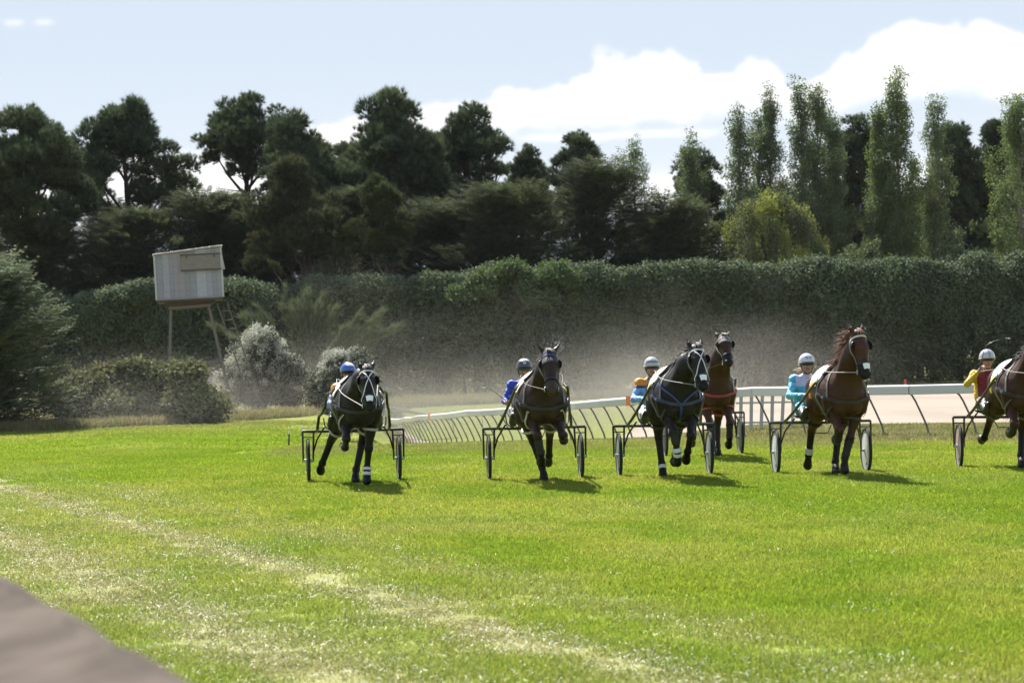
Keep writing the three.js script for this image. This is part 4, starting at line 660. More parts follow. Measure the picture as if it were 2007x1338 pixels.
// the six runners
const BLACK = [[0.012, 0.0105, 0.0105], [0.018, 0.014, 0.013], [0.008, 0.0075, 0.0075]], DARKBAY = [[0.03, 0.016, 0.011], [0.042, 0.021, 0.013], [0.01, 0.0085, 0.008]], BAY = [[0.05, 0.02, 0.0105], [0.068, 0.026, 0.013], [0.012, 0.009, 0.008]], CHESTNUT = [[0.042, 0.017, 0.01], [0.056, 0.022, 0.012], [0.016, 0.011, 0.009]];
const bl = [0.014, 0.014, 0.015], wh = [0.6, 0.6, 0.59], gy = [0.2, 0.195, 0.18];
const solid = (c) => () => c;
const runners = [
  { at: [-2.47, -33.1], yaw: 7, horse: { seed: 1, label: 'black racehorse with crossed white face straps and white muzzle patch', coat: BLACK, hair: [0.01, 0.009, 0.009], mane: 0.8, maneSide: 1,
    pose: [[52, -62, -95, 2], [-2, -8, 14, -6], [2, -48, -20, -50, 20], [30, -26, 13, 38, -14]], head: { x: 0.1, y: 1.70, z: 1.12, pitch: 36, yaw: 2, ears: [0.02, 0.0] },
    straps: { colour: bl, trim: gy, nose: bl, brow: [0.6, 0.55, 0.5] }, cross: wh, noseRoll: [0.85, 0.85, 0.85], blinkers: bl, cloth: [[0.6, 0.58, 0.52], [0.5, 0.48, 0.42]], hobble: [0.35, 0.34, 0.32], rein: [0.3, 0.3, 0.29],
    boots: [['fl', 2, -0.05, 0.3, wh], ['fl', 2, 0.55, 0.95, wh], ['fr', 2, 0.1, 0.9, wh]] },
    sulky: { label: 'black sulky with kinked shafts behind the horse with crossed straps', frame: [0.012, 0.013, 0.014], disc: [0.05, 0.052, 0.055], kinked: true, sit: -0.05 },
    driver: { label: 'person in blue and white helmet and orange yoked jacket, low behind black horse', jacket: (x, y) => y > 1.41 ? [0.75, 0.3, 0.02] : y > 1.33 ? [0.6, 0.63, 0.72] : [0.22, 0.3, 0.55], trousers: solid([0.05, 0.055, 0.06]), helmet: (x, y, z) => y > 0.07 && x > -0.03 ? [0.7, 0.72, 0.75] : [0.03, 0.1, 0.42], rim: [0.02, 0.03, 0.07], face: 0.1 } },
  { at: [0.31, -32.5], yaw: 3.6, horse: { seed: 2, label: 'dark brown racehorse in black hood and blinkers with blue browband', coat: DARKBAY, hair: [0.012, 0.01, 0.009], mane: 0.8, maneSide: -1,
    pose: [[52, -20, -45, -10], [52, -70, -110, 8], [26, -28, 6, 34, -17], [2, -56, -34, -55, 0]], head: { x: 0.06, y: 1.86, z: 1.05, pitch: 40, yaw: 0, ears: [0.06, 0.02] },
    straps: { colour: bl, trim: [0.2, 0.19, 0.17], nose: bl, brow: [0.05, 0.06, 0.22] }, hood: [[0.012, 0.012, 0.014], 0.24], blinkers: [0.01, 0.01, 0.01], muzzle: [0.07, 0.04, 0.03], cloth: [[0.62, 0.58, 0.42], [0.55, 0.45, 0.06]], hobble: [0.42, 0.4, 0.37],
    boots: [['fr', 1, 0.2, 0.95, [0.02, 0.018, 0.018]], ['fl', 1, 0.2, 0.95, [0.02, 0.018, 0.018]]] },
    sulky: { label: 'dark sulky with thin black wheels behind the hooded brown horse', frame: [0.02, 0.02, 0.02], disc: [0.1, 0.1, 0.105], sit: -0.12 },
    driver: { label: 'person in dark helmet with white star and royal blue jacket holding a whip', jacket: (x, y, z) => fbm(x * 14, y * 14 + z * 9, 2) > 0.62 ? [0.25, 0.4, 0.75] : [0.035, 0.06, 0.42], trousers: solid([0.03, 0.04, 0.05]), helmet: (x, y, z) => y > 0.095 ? [0.6, 0.6, 0.6] : [0.03, 0.032, 0.036], star: true, rim: [0.03, 0.03, 0.03], goggles: [0.05, 0.11, 0.1], hands: [[-0.42, 1.18, 0.0], [0.1, 1.2, 0.25]], elbows: [[-0.42, 1.2, -0.25], null] } },
  { at: [2.29, -32.9], yaw: 3, horse: { seed: 3, label: 'black racehorse with white face straps and blue chest straps', coat: BLACK.map((c, i) => c.map((v) => v * (i < 2 ? 1.25 : 1))), hair: [0.014, 0.011, 0.01], mane: 1, maneSide: -1,
    pose: [[46, -12, -30, -10], [38, -32, -45, -6], [25, -30, 5, 30, -5], [5, -52, -28, -45, -4]], head: { x: 0.2, y: 1.88, z: 1.06, pitch: 34, yaw: 9, ears: [0.01, 0.0] },
    straps: { colour: [0.03, 0.035, 0.09], trim: gy, nose: bl, brow: wh, vee: [0.03, 0.045, 0.17] }, cross: wh, noseRoll: [0.8, 0.8, 0.8], blinkers: bl, cloth: [[0.55, 0.5, 0.36], [0.5, 0.42, 0.16]], hobble: [0.03, 0.03, 0.03], rein: [0.28, 0.28, 0.28],
    boots: [['fr', 1, 0.8, 1.0, wh], ['fr', 2, 0.1, 0.6, wh], ['hr', 2, 0.25, 0.7, [0.6, 0.58, 0.55]], ['fr', 1, 0.05, 0.6, bl]] },
    sulky: { label: 'dark sulky with grey blue disc wheels behind the horse with blue chest straps', frame: [0.018, 0.022, 0.03], disc: [0.2, 0.22, 0.25], sit: -0.14 },
    driver: { label: 'person in silver helmet and light blue jacket with orange shoulders', jacket: (x, y, z) => y > 1.4 ? (Math.abs(x) > 0.07 ? [0.75, 0.3, 0.03] : [0.04, 0.05, 0.12]) : y > 1.355 ? [0.04, 0.05, 0.13] : [0.2, 0.42, 0.68], trousers: (x, y) => (y > 1.0 ? [0.62, 0.66, 0.72] : [0.7, 0.7, 0.7]), helmet: (x, y, z) => Math.abs(y - 0.04) < 0.016 && Math.abs(x) < 0.1 ? [0.12, 0.12, 0.13] : [0.42, 0.42, 0.42], rim: [0.5, 0.5, 0.5], goggles: [0.04, 0.03, 0.03], face: 0.12 } },
  { at: [4.67, -32.8], yaw: 3, horse: { seed: 4, label: 'bay racehorse with flying red brown mane and looped white reins', coat: BAY, hair: [0.16, 0.06, 0.03], mane: 1.7, maneSide: -1,
    pose: [[50, -58, -85, -6], [4, -5, 16, -15], [8, -50, -24, -24, 3], [30, -26, 12, 38, -10]], head: { x: 0.12, y: 2.06, z: 1.0, pitch: 25, yaw: 13, ears: [0.0, -0.01] },
    straps: { colour: [0.02, 0.016, 0.014], trim: gy, nose: bl, brow: [0.55, 0.52, 0.48] }, noseRoll: [0.8, 0.8, 0.8], blinkers: bl, cloth: [[0.66, 0.62, 0.52], [0.7, 0.25, 0.03]], hobble: [0.03, 0.025, 0.02], rein: [0.42, 0.41, 0.38], loop: true,
    boots: [['fr', 1, 0.1, 0.9, bl], ['fl', 1, 0.1, 0.9, bl], ['hr', 1, 0.72, 0.95, [0.5, 0.45, 0.42]]] },
    sulky: { label: 'dark olive sulky with pale grey disc wheels behind the bay horse', frame: [0.05, 0.055, 0.025], disc: [0.5, 0.51, 0.52], sit: -0.15 },
    driver: { label: 'person in white helmet and aqua jacket with pale shoulders and blond ponytail', jacket: (x, y, z) => Math.abs(x) > 0.17 ? (fbm(y * 30, z * 10, 2) > 0.5 ? [0.06, 0.42, 0.6] : [0.22, 0.6, 0.72]) : y > 1.33 ? [0.55, 0.55, 0.72] : [0.08, 0.38, 0.52], trousers: solid([0.05, 0.3, 0.4]), helmet: (x, y) => Math.abs(x) < 0.05 && y < 0.085 && y > 0.03 && Math.abs(Math.abs(x) - 0.035) < 0.012 ? [0.2, 0.2, 0.24] : [0.55, 0.55, 0.58], rim: [0.3, 0.3, 0.33], ponytail: true, face: 0.1 } },
  { at: [3.46, -39.5], yaw: 3, horse: { seed: 5, label: 'chestnut racehorse with red breast collar and dark hood, farther back', coat: CHESTNUT, hair: [0.05, 0.025, 0.015], mane: 0.6, maneSide: -1,
    pose: [[20, 4, 24, -6], [32, -26, -40, 2], [0, -52, -32, -52, 0], [29, -28, 10, 36, -3]], head: { x: 0.08, y: 2.1, z: 0.98, pitch: 50, yaw: 2, ears: [0.03, 0.0] },
    straps: { colour: [0.26, 0.03, 0.035], trim: [0.4, 0.38, 0.33], nose: bl, brow: [0.3, 0.28, 0.28] }, hood: [[0.02, 0.018, 0.022], 0.22], blinkers: [0.008, 0.008, 0.008], cloth: [[0.6, 0.57, 0.42], [0.55, 0.5, 0.2]], hobble: [0.32, 0.05, 0.05],
    boots: [['fr', 1, 0.15, 0.85, bl], ['fr', 2, 0.0, 0.8, wh], ['fl', 1, 0.1, 0.9, bl]] },
    sulky: { label: 'dark sulky almost hidden behind the chestnut horse with red collar', frame: [0.02, 0.02, 0.02], disc: [0.06, 0.06, 0.06], sit: -0.05 },
    driver: { label: 'person in grey helmet hidden behind the chestnut horse', jacket: (x, y) => (y > 1.38 ? [0.6, 0.6, 0.58] : [0.3, 0.05, 0.06]), trousers: solid([0.6, 0.6, 0.6]), helmet: solid([0.35, 0.35, 0.36]), rim: [0.1, 0.1, 0.1] } },
  { at: [7.6, -33.4], yaw: -3.5, horse: { seed: 6, label: 'bay racehorse with white and yellow number cloth, beside the yellow sleeved driver', coat: BAY.map((c, i) => c.map((v) => v * (i < 2 ? 0.85 : 1))), hair: [0.02, 0.014, 0.012], mane: 1.2, maneSide: -1,
    pose: [[50, -60, -86, 0], [-6, -10, 10, -4], [2, -62, -42, -80, 8], [30, -26, 12, 38, -6]], head: { x: 0.22, y: 1.92, z: 1.06, pitch: 35, yaw: 14, ears: [0.0, 0.0] },
    straps: { colour: [0.02, 0.016, 0.014], trim: gy, nose: bl, brow: [0.4, 0.4, 0.4] }, blinkers: bl, cloth: [[0.72, 0.7, 0.66], [0.7, 0.55, 0.08]], hobble: [0.1, 0.09, 0.08], rein: [0.3, 0.29, 0.27],
    boots: [['fr', 1, 0.1, 0.9, bl], ['fl', 1, 0.1, 0.9, bl]] },
    sulky: { label: 'brown framed sulky with pinkish disc wheels and the yellow sleeved driver', frame: [0.05, 0.035, 0.028], disc: [0.3, 0.22, 0.2], sit: -0.2 },
    driver: { label: 'person in silver helmet and dark red jacket with yellow sleeves, hand raised', jacket: (x, y, z) => Math.abs(x) > 0.16 ? [0.62, 0.42, 0.02] : [0.2, 0.012, 0.02], trousers: (x, y, z) => (Math.abs(Math.abs(x) - 0.16) < 0.022 ? [0.65, 0.65, 0.65] : [0.02, 0.02, 0.024]), helmet: (x, y) => (Math.abs(x) < 0.008 || Math.abs(Math.abs(x) - 0.06) < 0.006 ? [0.2, 0.2, 0.22] : [0.45, 0.45, 0.47]), rim: [0.5, 0.5, 0.52], hands: [[-0.36, 1.49, -0.05], [0.05, 1.2, 0.25]], elbows: [[-0.52, 1.3, -0.18], null], face: 0.15 } },
];
const drivenHands = (d, sit) => d.hands ?? [[sit - 0.13, 1.2, 0.22], [sit + 0.13, 1.2, 0.22]];
for (const r of runners) {
  const turn = rad(r.yaw), gy0 = ground(...r.at), place = [r.at[0], gy0, r.at[1]], sit = r.sulky.sit, hands = drivenHands(r.driver, sit);
  if (r.driver.elbows) r.driver.elbows = r.driver.elbows.map((e, i) => e ?? [sit + (i ? 0.29 : -0.29), 1.19, -0.14]);
  const horseAt = [r.at[0] + Math.sin(turn) * 1.3, gy0, r.at[1] + Math.cos(turn) * 1.3];
  makeHorse({ ...r.horse, hands: hands.map((h) => [h[0], h[1], h[2] + 0.07]) }, horseAt, turn);
  makeSulky(r.sulky, place, turn);
  const d = makeDriver({ ...r.driver, sit, hands }, place, turn);
  if (r.driver.star) { // five pointed star on the helmet front
    const s = new THREE.Shape(); for (let i = 0; i < 10; i++) { const a = (i / 10) * 6.283, q = i % 2 ? 0.014 : 0.036; s[i ? 'lineTo' : 'moveTo'](Math.sin(a) * q, Math.cos(a) * q); } s.closePath();
    const hel = d.children.find((c) => c.name === 'helmet'), m = part('star', new THREE.ExtrudeGeometry(s, { depth: 0.006, bevelEnabled: false }), white, hel); m.position.set(0.0, 0.055, 0.125); m.rotation.x = -0.5;
  }
}
function whip(label, base, turn, pts) {
  const t = thing('driving_whip', label, 'whip', base, turn);
  part('stock', limb(curve(pts.map((p) => V(...p)), 18), [0.009, 0.003], 6), mat([0.03, 0.03, 0.03], 0.4), t);
  part('lash', limb([V(...pts.at(-1)), V(...pts.at(-1)).add(V(-0.07, 0.012, 0.0))], [0.012, 0.006], 6), mat([0.6, 0.58, 0.55], 0.7), t);
}
whip('thin whip held out sideways by the driver in royal blue', [0.31, 0, -32.5], rad(3.6), [[-0.38, 1.19, 0.06], [-0.5, 1.28, 0.02], [-0.6, 1.36, 0.0], [-0.72, 1.42, -0.02]]);
whip('thin whip arching over the driver with yellow sleeves', [7.6, 0, -33.4], rad(-3.5), [[-0.36, 1.5, 0.03], [-0.3, 1.72, -0.05], [-0.22, 1.9, -0.1], [-0.05, 1.98, -0.1], [0.14, 2.0, -0.1]]);
// ================================================================ trees, hedges, shrubs, dust
const barkMat = mat([0.07, 0.052, 0.042], 0.95, { map: woodGrain }), paleBark = mat([0.22, 0.19, 0.15], 0.95, { map: woodGrain });
const tri = (a, b, c) => [a, b, c];
function needleTuft(seed, n, len, w, open) {
  const r = rng(seed), T = [];
  for (let i = 0; i < n; i++) { const a = r() * 6.283, o = open * Math.sqrt(r()), y0 = r() * len * 0.35, l = len * (0.6 + 0.5 * r()), d = [Math.cos(a) * Math.sin(o), Math.cos(o), Math.sin(a) * Math.sin(o)], p = r() * 6.283, sx = Math.cos(p) * w, sz = Math.sin(p) * w; T.push(tri([-sx, y0, -sz], [sx, y0, sz], [d[0] * l, y0 + d[1] * l, d[2] * l])); }
  return leaves(T);
}
function fanSpray(seed, n, len, w) {   // flat feathery spray, droops at the tip
  const r = rng(seed), T = [];
  for (let i = 0; i < n; i++) { const u = i / (n - 1), a = (i % 2 ? 1 : -1) * (0.5 + 0.5 * r()), y = u * len * 0.8, l = len * 0.42 * (1.15 - u) + 0.05, x1 = Math.sin(a) * l, y1 = y + Math.cos(a) * l, z = -0.18 * u * u * len + (r() - 0.5) * 0.06; T.push(tri([-w, y, z], [w, y, z], [x1, y1, z - 0.05 * l + (r() - 0.5) * 0.05])); T.push(tri([x1 * 0.4, y + (y1 - y) * 0.4, z], [x1 * 0.4 + w * 1.5, y + (y1 - y) * 0.4 - w, z + 0.02], [x1 * 0.8 + a * 0.06, y1, z + (r() - 0.5) * 0.08])); }
  return leaves(T);
}
function leafSpray(seed, n, size, leaf, tall = 1) {
  const r = rng(seed), T = [];
  for (let i = 0; i < n; i++) { const p = [(r() - 0.5) * size, r() * size * tall, (r() - 0.5) * size], a = V(r() - 0.5, r() - 0.6, r() - 0.5).normalize().multiplyScalar(leaf * (0.7 + 0.6 * r())), b = V(r() - 0.5, r() - 0.5, r() - 0.5).cross(a).normalize().multiplyScalar(leaf * 0.45); const q = (k, l) => [p[0] + a.x * k + b.x * l, p[1] + a.y * k + b.y * l, p[2] + a.z * k + b.z * l]; T.push(tri(q(0, 0), q(0.55, 1), q(1.1, 0)), tri(q(0, 0), q(1.1, 0), q(0.55, -1))); }
  return leaves(T);
}
const SPRIG = { pine: needleTuft(1, 26, 0.55, 0.022, 0.95), cypress: fanSpray(2, 13, 0.75, 0.03), poplar: leafSpray(3, 84, 0.72, 0.11, 1.5), hedge: leafSpray(4, 18, 0.45, 0.11), screen: leafSpray(10, 60, 0.8, 0.11), broom: needleTuft(5, 18, 0.7, 0.014, 0.35), flower: leafSpray(6, 14, 0.2, 0.06), willow: leafSpray(7, 14, 0.16, 0.09, 5), twig: needleTuft(8, 22, 0.85, 0.012, 1.3), grey: leafSpray(9, 16, 0.35, 0.075) };
// a bunch of shoots round a point, of unit radius; three variants of each kind
function bunch(kind, seed, n, rr, size) {
  const r = rng(seed), src = SPRIG[kind].attributes.position, pos = [], col = [], v = V(0, 0, 0);
  for (let i = 0; i < n; i++) {
    const d = onBall(r), f = Math.pow(r(), 0.33), p = V(d.x * rr[0] * f, d.y * rr[1] * f, d.z * rr[2] * f), s = size * (0.75 + 0.5 * r()), k = 0.62 + 0.8 * r() * r(), warm = 0.92 + 0.2 * r();
    if (kind === 'pine') { if (d.y < -0.6) continue; Q.setFromUnitVectors(UP, V(d.x * 0.7 + (r() - 0.5) * 0.4, 0.55 + d.y * 0.6, d.z * 0.7 + (r() - 0.5) * 0.4).normalize()); Q.multiply(new THREE.Quaternion().setFromAxisAngle(UP, r() * 6.283)); }
    else { const a = Math.atan2(d.z, d.x) + (r() - 0.5) * 0.9; Q.setFromEuler(new THREE.Euler(Math.PI / 2 + 0.13 - 0.45 * r(), 0, 0)); Q.premultiply(new THREE.Quaternion().setFromAxisAngle(UP, Math.PI / 2 - a)); }
    M4.compose(p, Q, V(s, s, s));
    for (let j = 0; j < src.count; j++) { v.fromBufferAttribute(src, j).applyMatrix4(M4); pos.push(v.x, v.y, v.z); col.push(k * warm, k, k * 0.95); }
  }
  const g = new THREE.BufferGeometry(); g.setAttribute('position', new THREE.Float32BufferAttribute(pos, 3)); g.setAttribute('color', new THREE.Float32BufferAttribute(col, 3)); g.computeVertexNormals();
  return g;
}
const BUNCH = { pine: [0, 1, 2].map((i) => bunch('pine', 40 + i, 92, [1, 0.85, 1], 0.95)), cypress: [0, 1, 2].map((i) => bunch('cypress', 50 + i, 66, [1.35, 0.5, 1.35], 0.9)) };
const LEAF = { pine: leafMat([1, 1, 1], 0.3, { specularIntensity: 0.4, vertexColors: true }), cypress: leafMat([1, 1, 1], 0.35, { specularIntensity: 0.3, vertexColors: true }), poplar: leafMat([1, 1, 1], 0.42), hedge: leafMat([1, 1, 1], 0.3), broom: leafMat([1, 1, 1], 0.3), flower: leafMat([1, 1, 1], 0.35), willow: leafMat([1, 1, 1], 0.45), twig: mat([1, 1, 1], 0.95, { side: THREE.DoubleSide }), grey: leafMat([1, 1, 1], 0.3) };
const HUE = { pine: [[0.08, 0.115, 0.058], [0.12, 0.15, 0.065], [0.058, 0.085, 0.05]], cypress: [[0.092, 0.12, 0.06], [0.125, 0.145, 0.07], [0.07, 0.092, 0.052]], poplar: [[0.105, 0.148, 0.046], [0.155, 0.195, 0.07], [0.072, 0.108, 0.036]], hedge: [[0.07, 0.104, 0.04], [0.13, 0.165, 0.062], [0.042, 0.06, 0.03]], willow: [[0.11, 0.13, 0.04], [0.15, 0.16, 0.045], [0.08, 0.1, 0.035]], golden: [[0.24, 0.27, 0.03], [0.3, 0.32, 0.04], [0.16, 0.19, 0.03]], bush: [[0.095, 0.13, 0.04], [0.13, 0.165, 0.05], [0.07, 0.09, 0.035]] };
const hue = (list, r) => { const c = mix3(mix3(list[0], list[1], r() * r()), list[2], r() * r()), k = 0.85 + 0.3 * r(); return [c[0] * k, c[1] * k, c[2] * k]; };
function onBall(r) { const u = r() * 2 - 1, a = r() * 6.283, s = Math.sqrt(1 - u * u); return V(s * Math.cos(a), u, s * Math.sin(a)); }
function fillClump(g, kind, c, rr, n, r, list) {
  for (let i = 0; i < n; i++) {
    const d = onBall(r), f = Math.pow(r(), 0.33), p = V(c.x + d.x * rr[0] * f, c.y + d.y * rr[1] * f, c.z + d.z * rr[2] * f);
    g.add(p, V((r() - 0.5) * 1.2 + d.x * 0.4, 1, (r() - 0.5) * 1.2 + d.z * 0.4).normalize(), r() * 6.283, 0.7 + 0.6 * r(), hue(list, r));
  }
}
const trunkLine = (h, lean, r, n = 8) => Array.from({ length: n + 1 }, (_, i) => { const u = i / n; return V(lean * u * u + (fbm(u * 4, r * 50, 2) - 0.5) * 0.5 * u, h * u - 0.2 * (1 - u), (fbm(u * 4 + 9, r * 50, 2) - 0.5) * 0.5 * u); });
function conifer(kind, label, x, z, h, rad_, base, seed, o = {}) {
  if (kind === 'pine') h -= 0.55;
  const t = thing(`${o.name ?? kind}_tree`, label, 'tree', [x, ground(x, z), z], 0, 'trees behind the hedge'), r = rng(seed), g = new Growth(), list = o.hue ?? HUE[kind === 'cypress' ? 'cypress' : 'pine'], line = trunkLine(h * 0.93, o.lean ?? (r() - 0.5) * 1.5, r()), tr = h * 0.02 + 0.06;
  part('trunk', limb(line, line.map((_, i) => tr * (1 - 0.85 * i / (line.length - 1))), 9), barkMat, t);
  const at = (y) => { const u = clamp(y / (h * 0.93)) * (line.length - 1), i = Math.min(line.length - 2, Math.floor(u)); return line[i].clone().lerp(line[i + 1], u - i); };
  const clumps = [];
  if (kind === 'pine') { // heavy limbs, each carrying a lobe of bunched shoots, with sky between the lobes
    const nl = Math.round(o.lobes ?? 5 + 1.3 * rad_ * Math.sqrt((h - base) / 5));
    for (let i = 0; i < nl; i++) {
      const v = (i + 0.2 + 0.6 * r()) / nl, R = Math.min(rad_ * 0.62, (0.75 + 0.55 * r()) * (0.55 + rad_ * 0.24)), y = lerp(base, h - R * 0.8, Math.pow(v, 0.8)), a = i * 2.399 + 1.2 * r(), ax = at(y), env = Math.max(0, rad_ * (0.55 + 0.45 * Math.sin(Math.PI * clamp(v * 0.75 + 0.2))) * (1 - 0.7 * smooth(0.6, 1, v)) * (0.75 + 0.35 * r()) - R * 0.6);
      const L = V(ax.x + Math.cos(a) * env, y, ax.z + Math.sin(a) * env), m = Math.round(7 + 3.4 * R);
      for (let j = 0; j < m; j++) { const d = onBall(r); d.y = d.y * 0.95 + 0.1; const cr = R * (0.36 + 0.22 * r()); clumps.push([V(L.x + d.x * R * 0.8, L.y + d.y * R * 0.95, L.z + d.z * R * 0.85), cr, L]); }
    }
    clumps.push([at(h).add(V(0, h - at(h).y - 0.6, 0)), 0.5, null]);
  } else {
    const n = o.clumps ?? Math.round(6 + 3.6 * rad_ * Math.sqrt(h - base));
    for (let i = 0; i < n; i++) {
      const u = (i + r()) / n, y = lerp(base, h - 0.35, u), v = (y - base) / (h - base), env = rad_ * (1 - 0.66 * Math.pow(v, 1.5)) * (0.75 + 0.4 * r()), a = i * 2.399 + r(), f = 0.35 + 0.65 * Math.sqrt(r()), ax = at(y), cr = 0.85 + 0.6 * r();
      clumps.push([V(ax.x + Math.cos(a) * Math.max(0, env * f - cr * 0.3), y, ax.z + Math.sin(a) * Math.max(0, env * f - cr * 0.3)), cr, null]);
    }
    clumps.push([at(h).add(V(0, h - at(h).y - 0.75, 0)), 0.6, null]);
  }
  const lm = [];
  let last = null;
  clumps.forEach(([c, cr, L]) => {
    g.add(c, UP, r() * 6.283, cr * (1 + 0.25 * ((o.dense ?? 1) - 1)), hue(list, r), cr * (0.85 + 0.3 * r()));
    if (L) { if (L !== last) { const f0 = at(Math.max(base * 0.6, L.y - 1.4 - 0.7 * Math.hypot(L.x, L.z))); lm.push([f0, f0.clone().lerp(L, 0.55).add(V(0, -0.25, 0)), L]); last = L; } lm.push([L.clone().add(V(0, -0.2, 0)), L.clone().lerp(c, 0.5), c.clone()]); return; }
    const foot = at(Math.max(base * 0.55, c.y - 1.2 - 0.5 * Math.hypot(c.x, c.z))), mid = foot.clone().lerp(c, 0.55).add(V(0, -0.15, 0)); lm.push([foot, mid, c.clone()]);
  });
  lm.forEach((p) => { const k = clamp(p[0].distanceTo(p[2]) / 3, 0.4, 1.2); part('limb', limb(p, [0.1 * k, 0.065 * k, 0.02], 5), barkMat, t); });
  // dead lower limbs
  for (let i = 0; i < (o.dead ?? 5); i++) { const y = lerp(base * 0.45, base, r()), a = r() * 6.283, p = at(y), l = 0.8 + rad_ * 0.5 * r(); part('dead_limb', limb([p, p.clone().add(V(Math.cos(a) * l * 0.5, 0.15, Math.sin(a) * l * 0.5)), p.clone().add(V(Math.cos(a) * l, 0.5 * r(), Math.sin(a) * l))], [0.05, 0.035, 0.012], 5), barkMat, t); }
  g.build('crown', BUNCH[kind][seed % 3], LEAF[kind], t);
  return t;
}
function poplar(label, x, z, h, rad_, base, seed, o = {}) {
  rad_ *= 1.05; h -= 1.15;
  const t = thing('poplar_tree', label, 'tree', [x, ground(x, z), z], 0, 'poplars behind the hedge'), r = rng(seed), g = new Growth(), line = trunkLine(h * 0.95, (r() - 0.5) * 0.6, r()), list = o.hue ?? HUE.poplar;
  part('trunk', limb(line, line.map((_, i) => 0.24 * (1 - 0.92 * i / (line.length - 1))), 8), paleBark, t);
  const at = (y) => { const u = clamp(y / (h * 0.95)) * (line.length - 1), i = Math.min(line.length - 2, Math.floor(u)); return line[i].clone().lerp(line[i + 1], u - i); };
  const b0 = o.low ?? base * 0.6, n = Math.round((h - b0) * 3.6);
  for (let i = 0; i < n; i++) {
    const v = (i + r()) / n, y0 = lerp(b0, h - 1.2, v), a = i * 2.399 + r(), w = rad_ * (v < 0.25 ? 0.75 + v : 1 - 0.78 * Math.pow((v - 0.25) / 0.75, 1.6)) * (0.35 + 1.1 * fbm(v * 7, seed * 1.7, 2) * (0.5 + 0.9 * r())), len = (1.5 + 1.5 * r()) * (1 - 0.35 * v), p0 = at(y0), p2 = V(p0.x + Math.cos(a) * w, y0 + len, p0.z + Math.sin(a) * w), p1 = p0.clone().lerp(p2, 0.5).add(V(Math.cos(a) * w * 0.2, -0.1, Math.sin(a) * w * 0.2));
    part('limb', limb([p0, p1, p2], [0.04, 0.028, 0.008], 4), paleBark, t);
    const k = Math.round((4.2 + 10 * r() * r()) * (o.dense ?? 1) * (1.15 - 0.5 * v));
    for (let j = 0; j < k; j++) { const u = 0.25 + 0.85 * r(), p = (u < 0.5 ? p0.clone().lerp(p1, u * 2) : p1.clone().lerp(p2, u * 2 - 1)).add(V((r() - 0.5) * 0.45, (r() - 0.4) * 0.6, (r() - 0.5) * 0.45)); g.add(p, V((r() - 0.5) * 0.7, 1, (r() - 0.5) * 0.7).normalize(), r() * 6.283, 0.6 + 0.5 * r(), hue(list, r)); }
  }
  g.build('crown', SPRIG.poplar, LEAF.poplar, t);
}
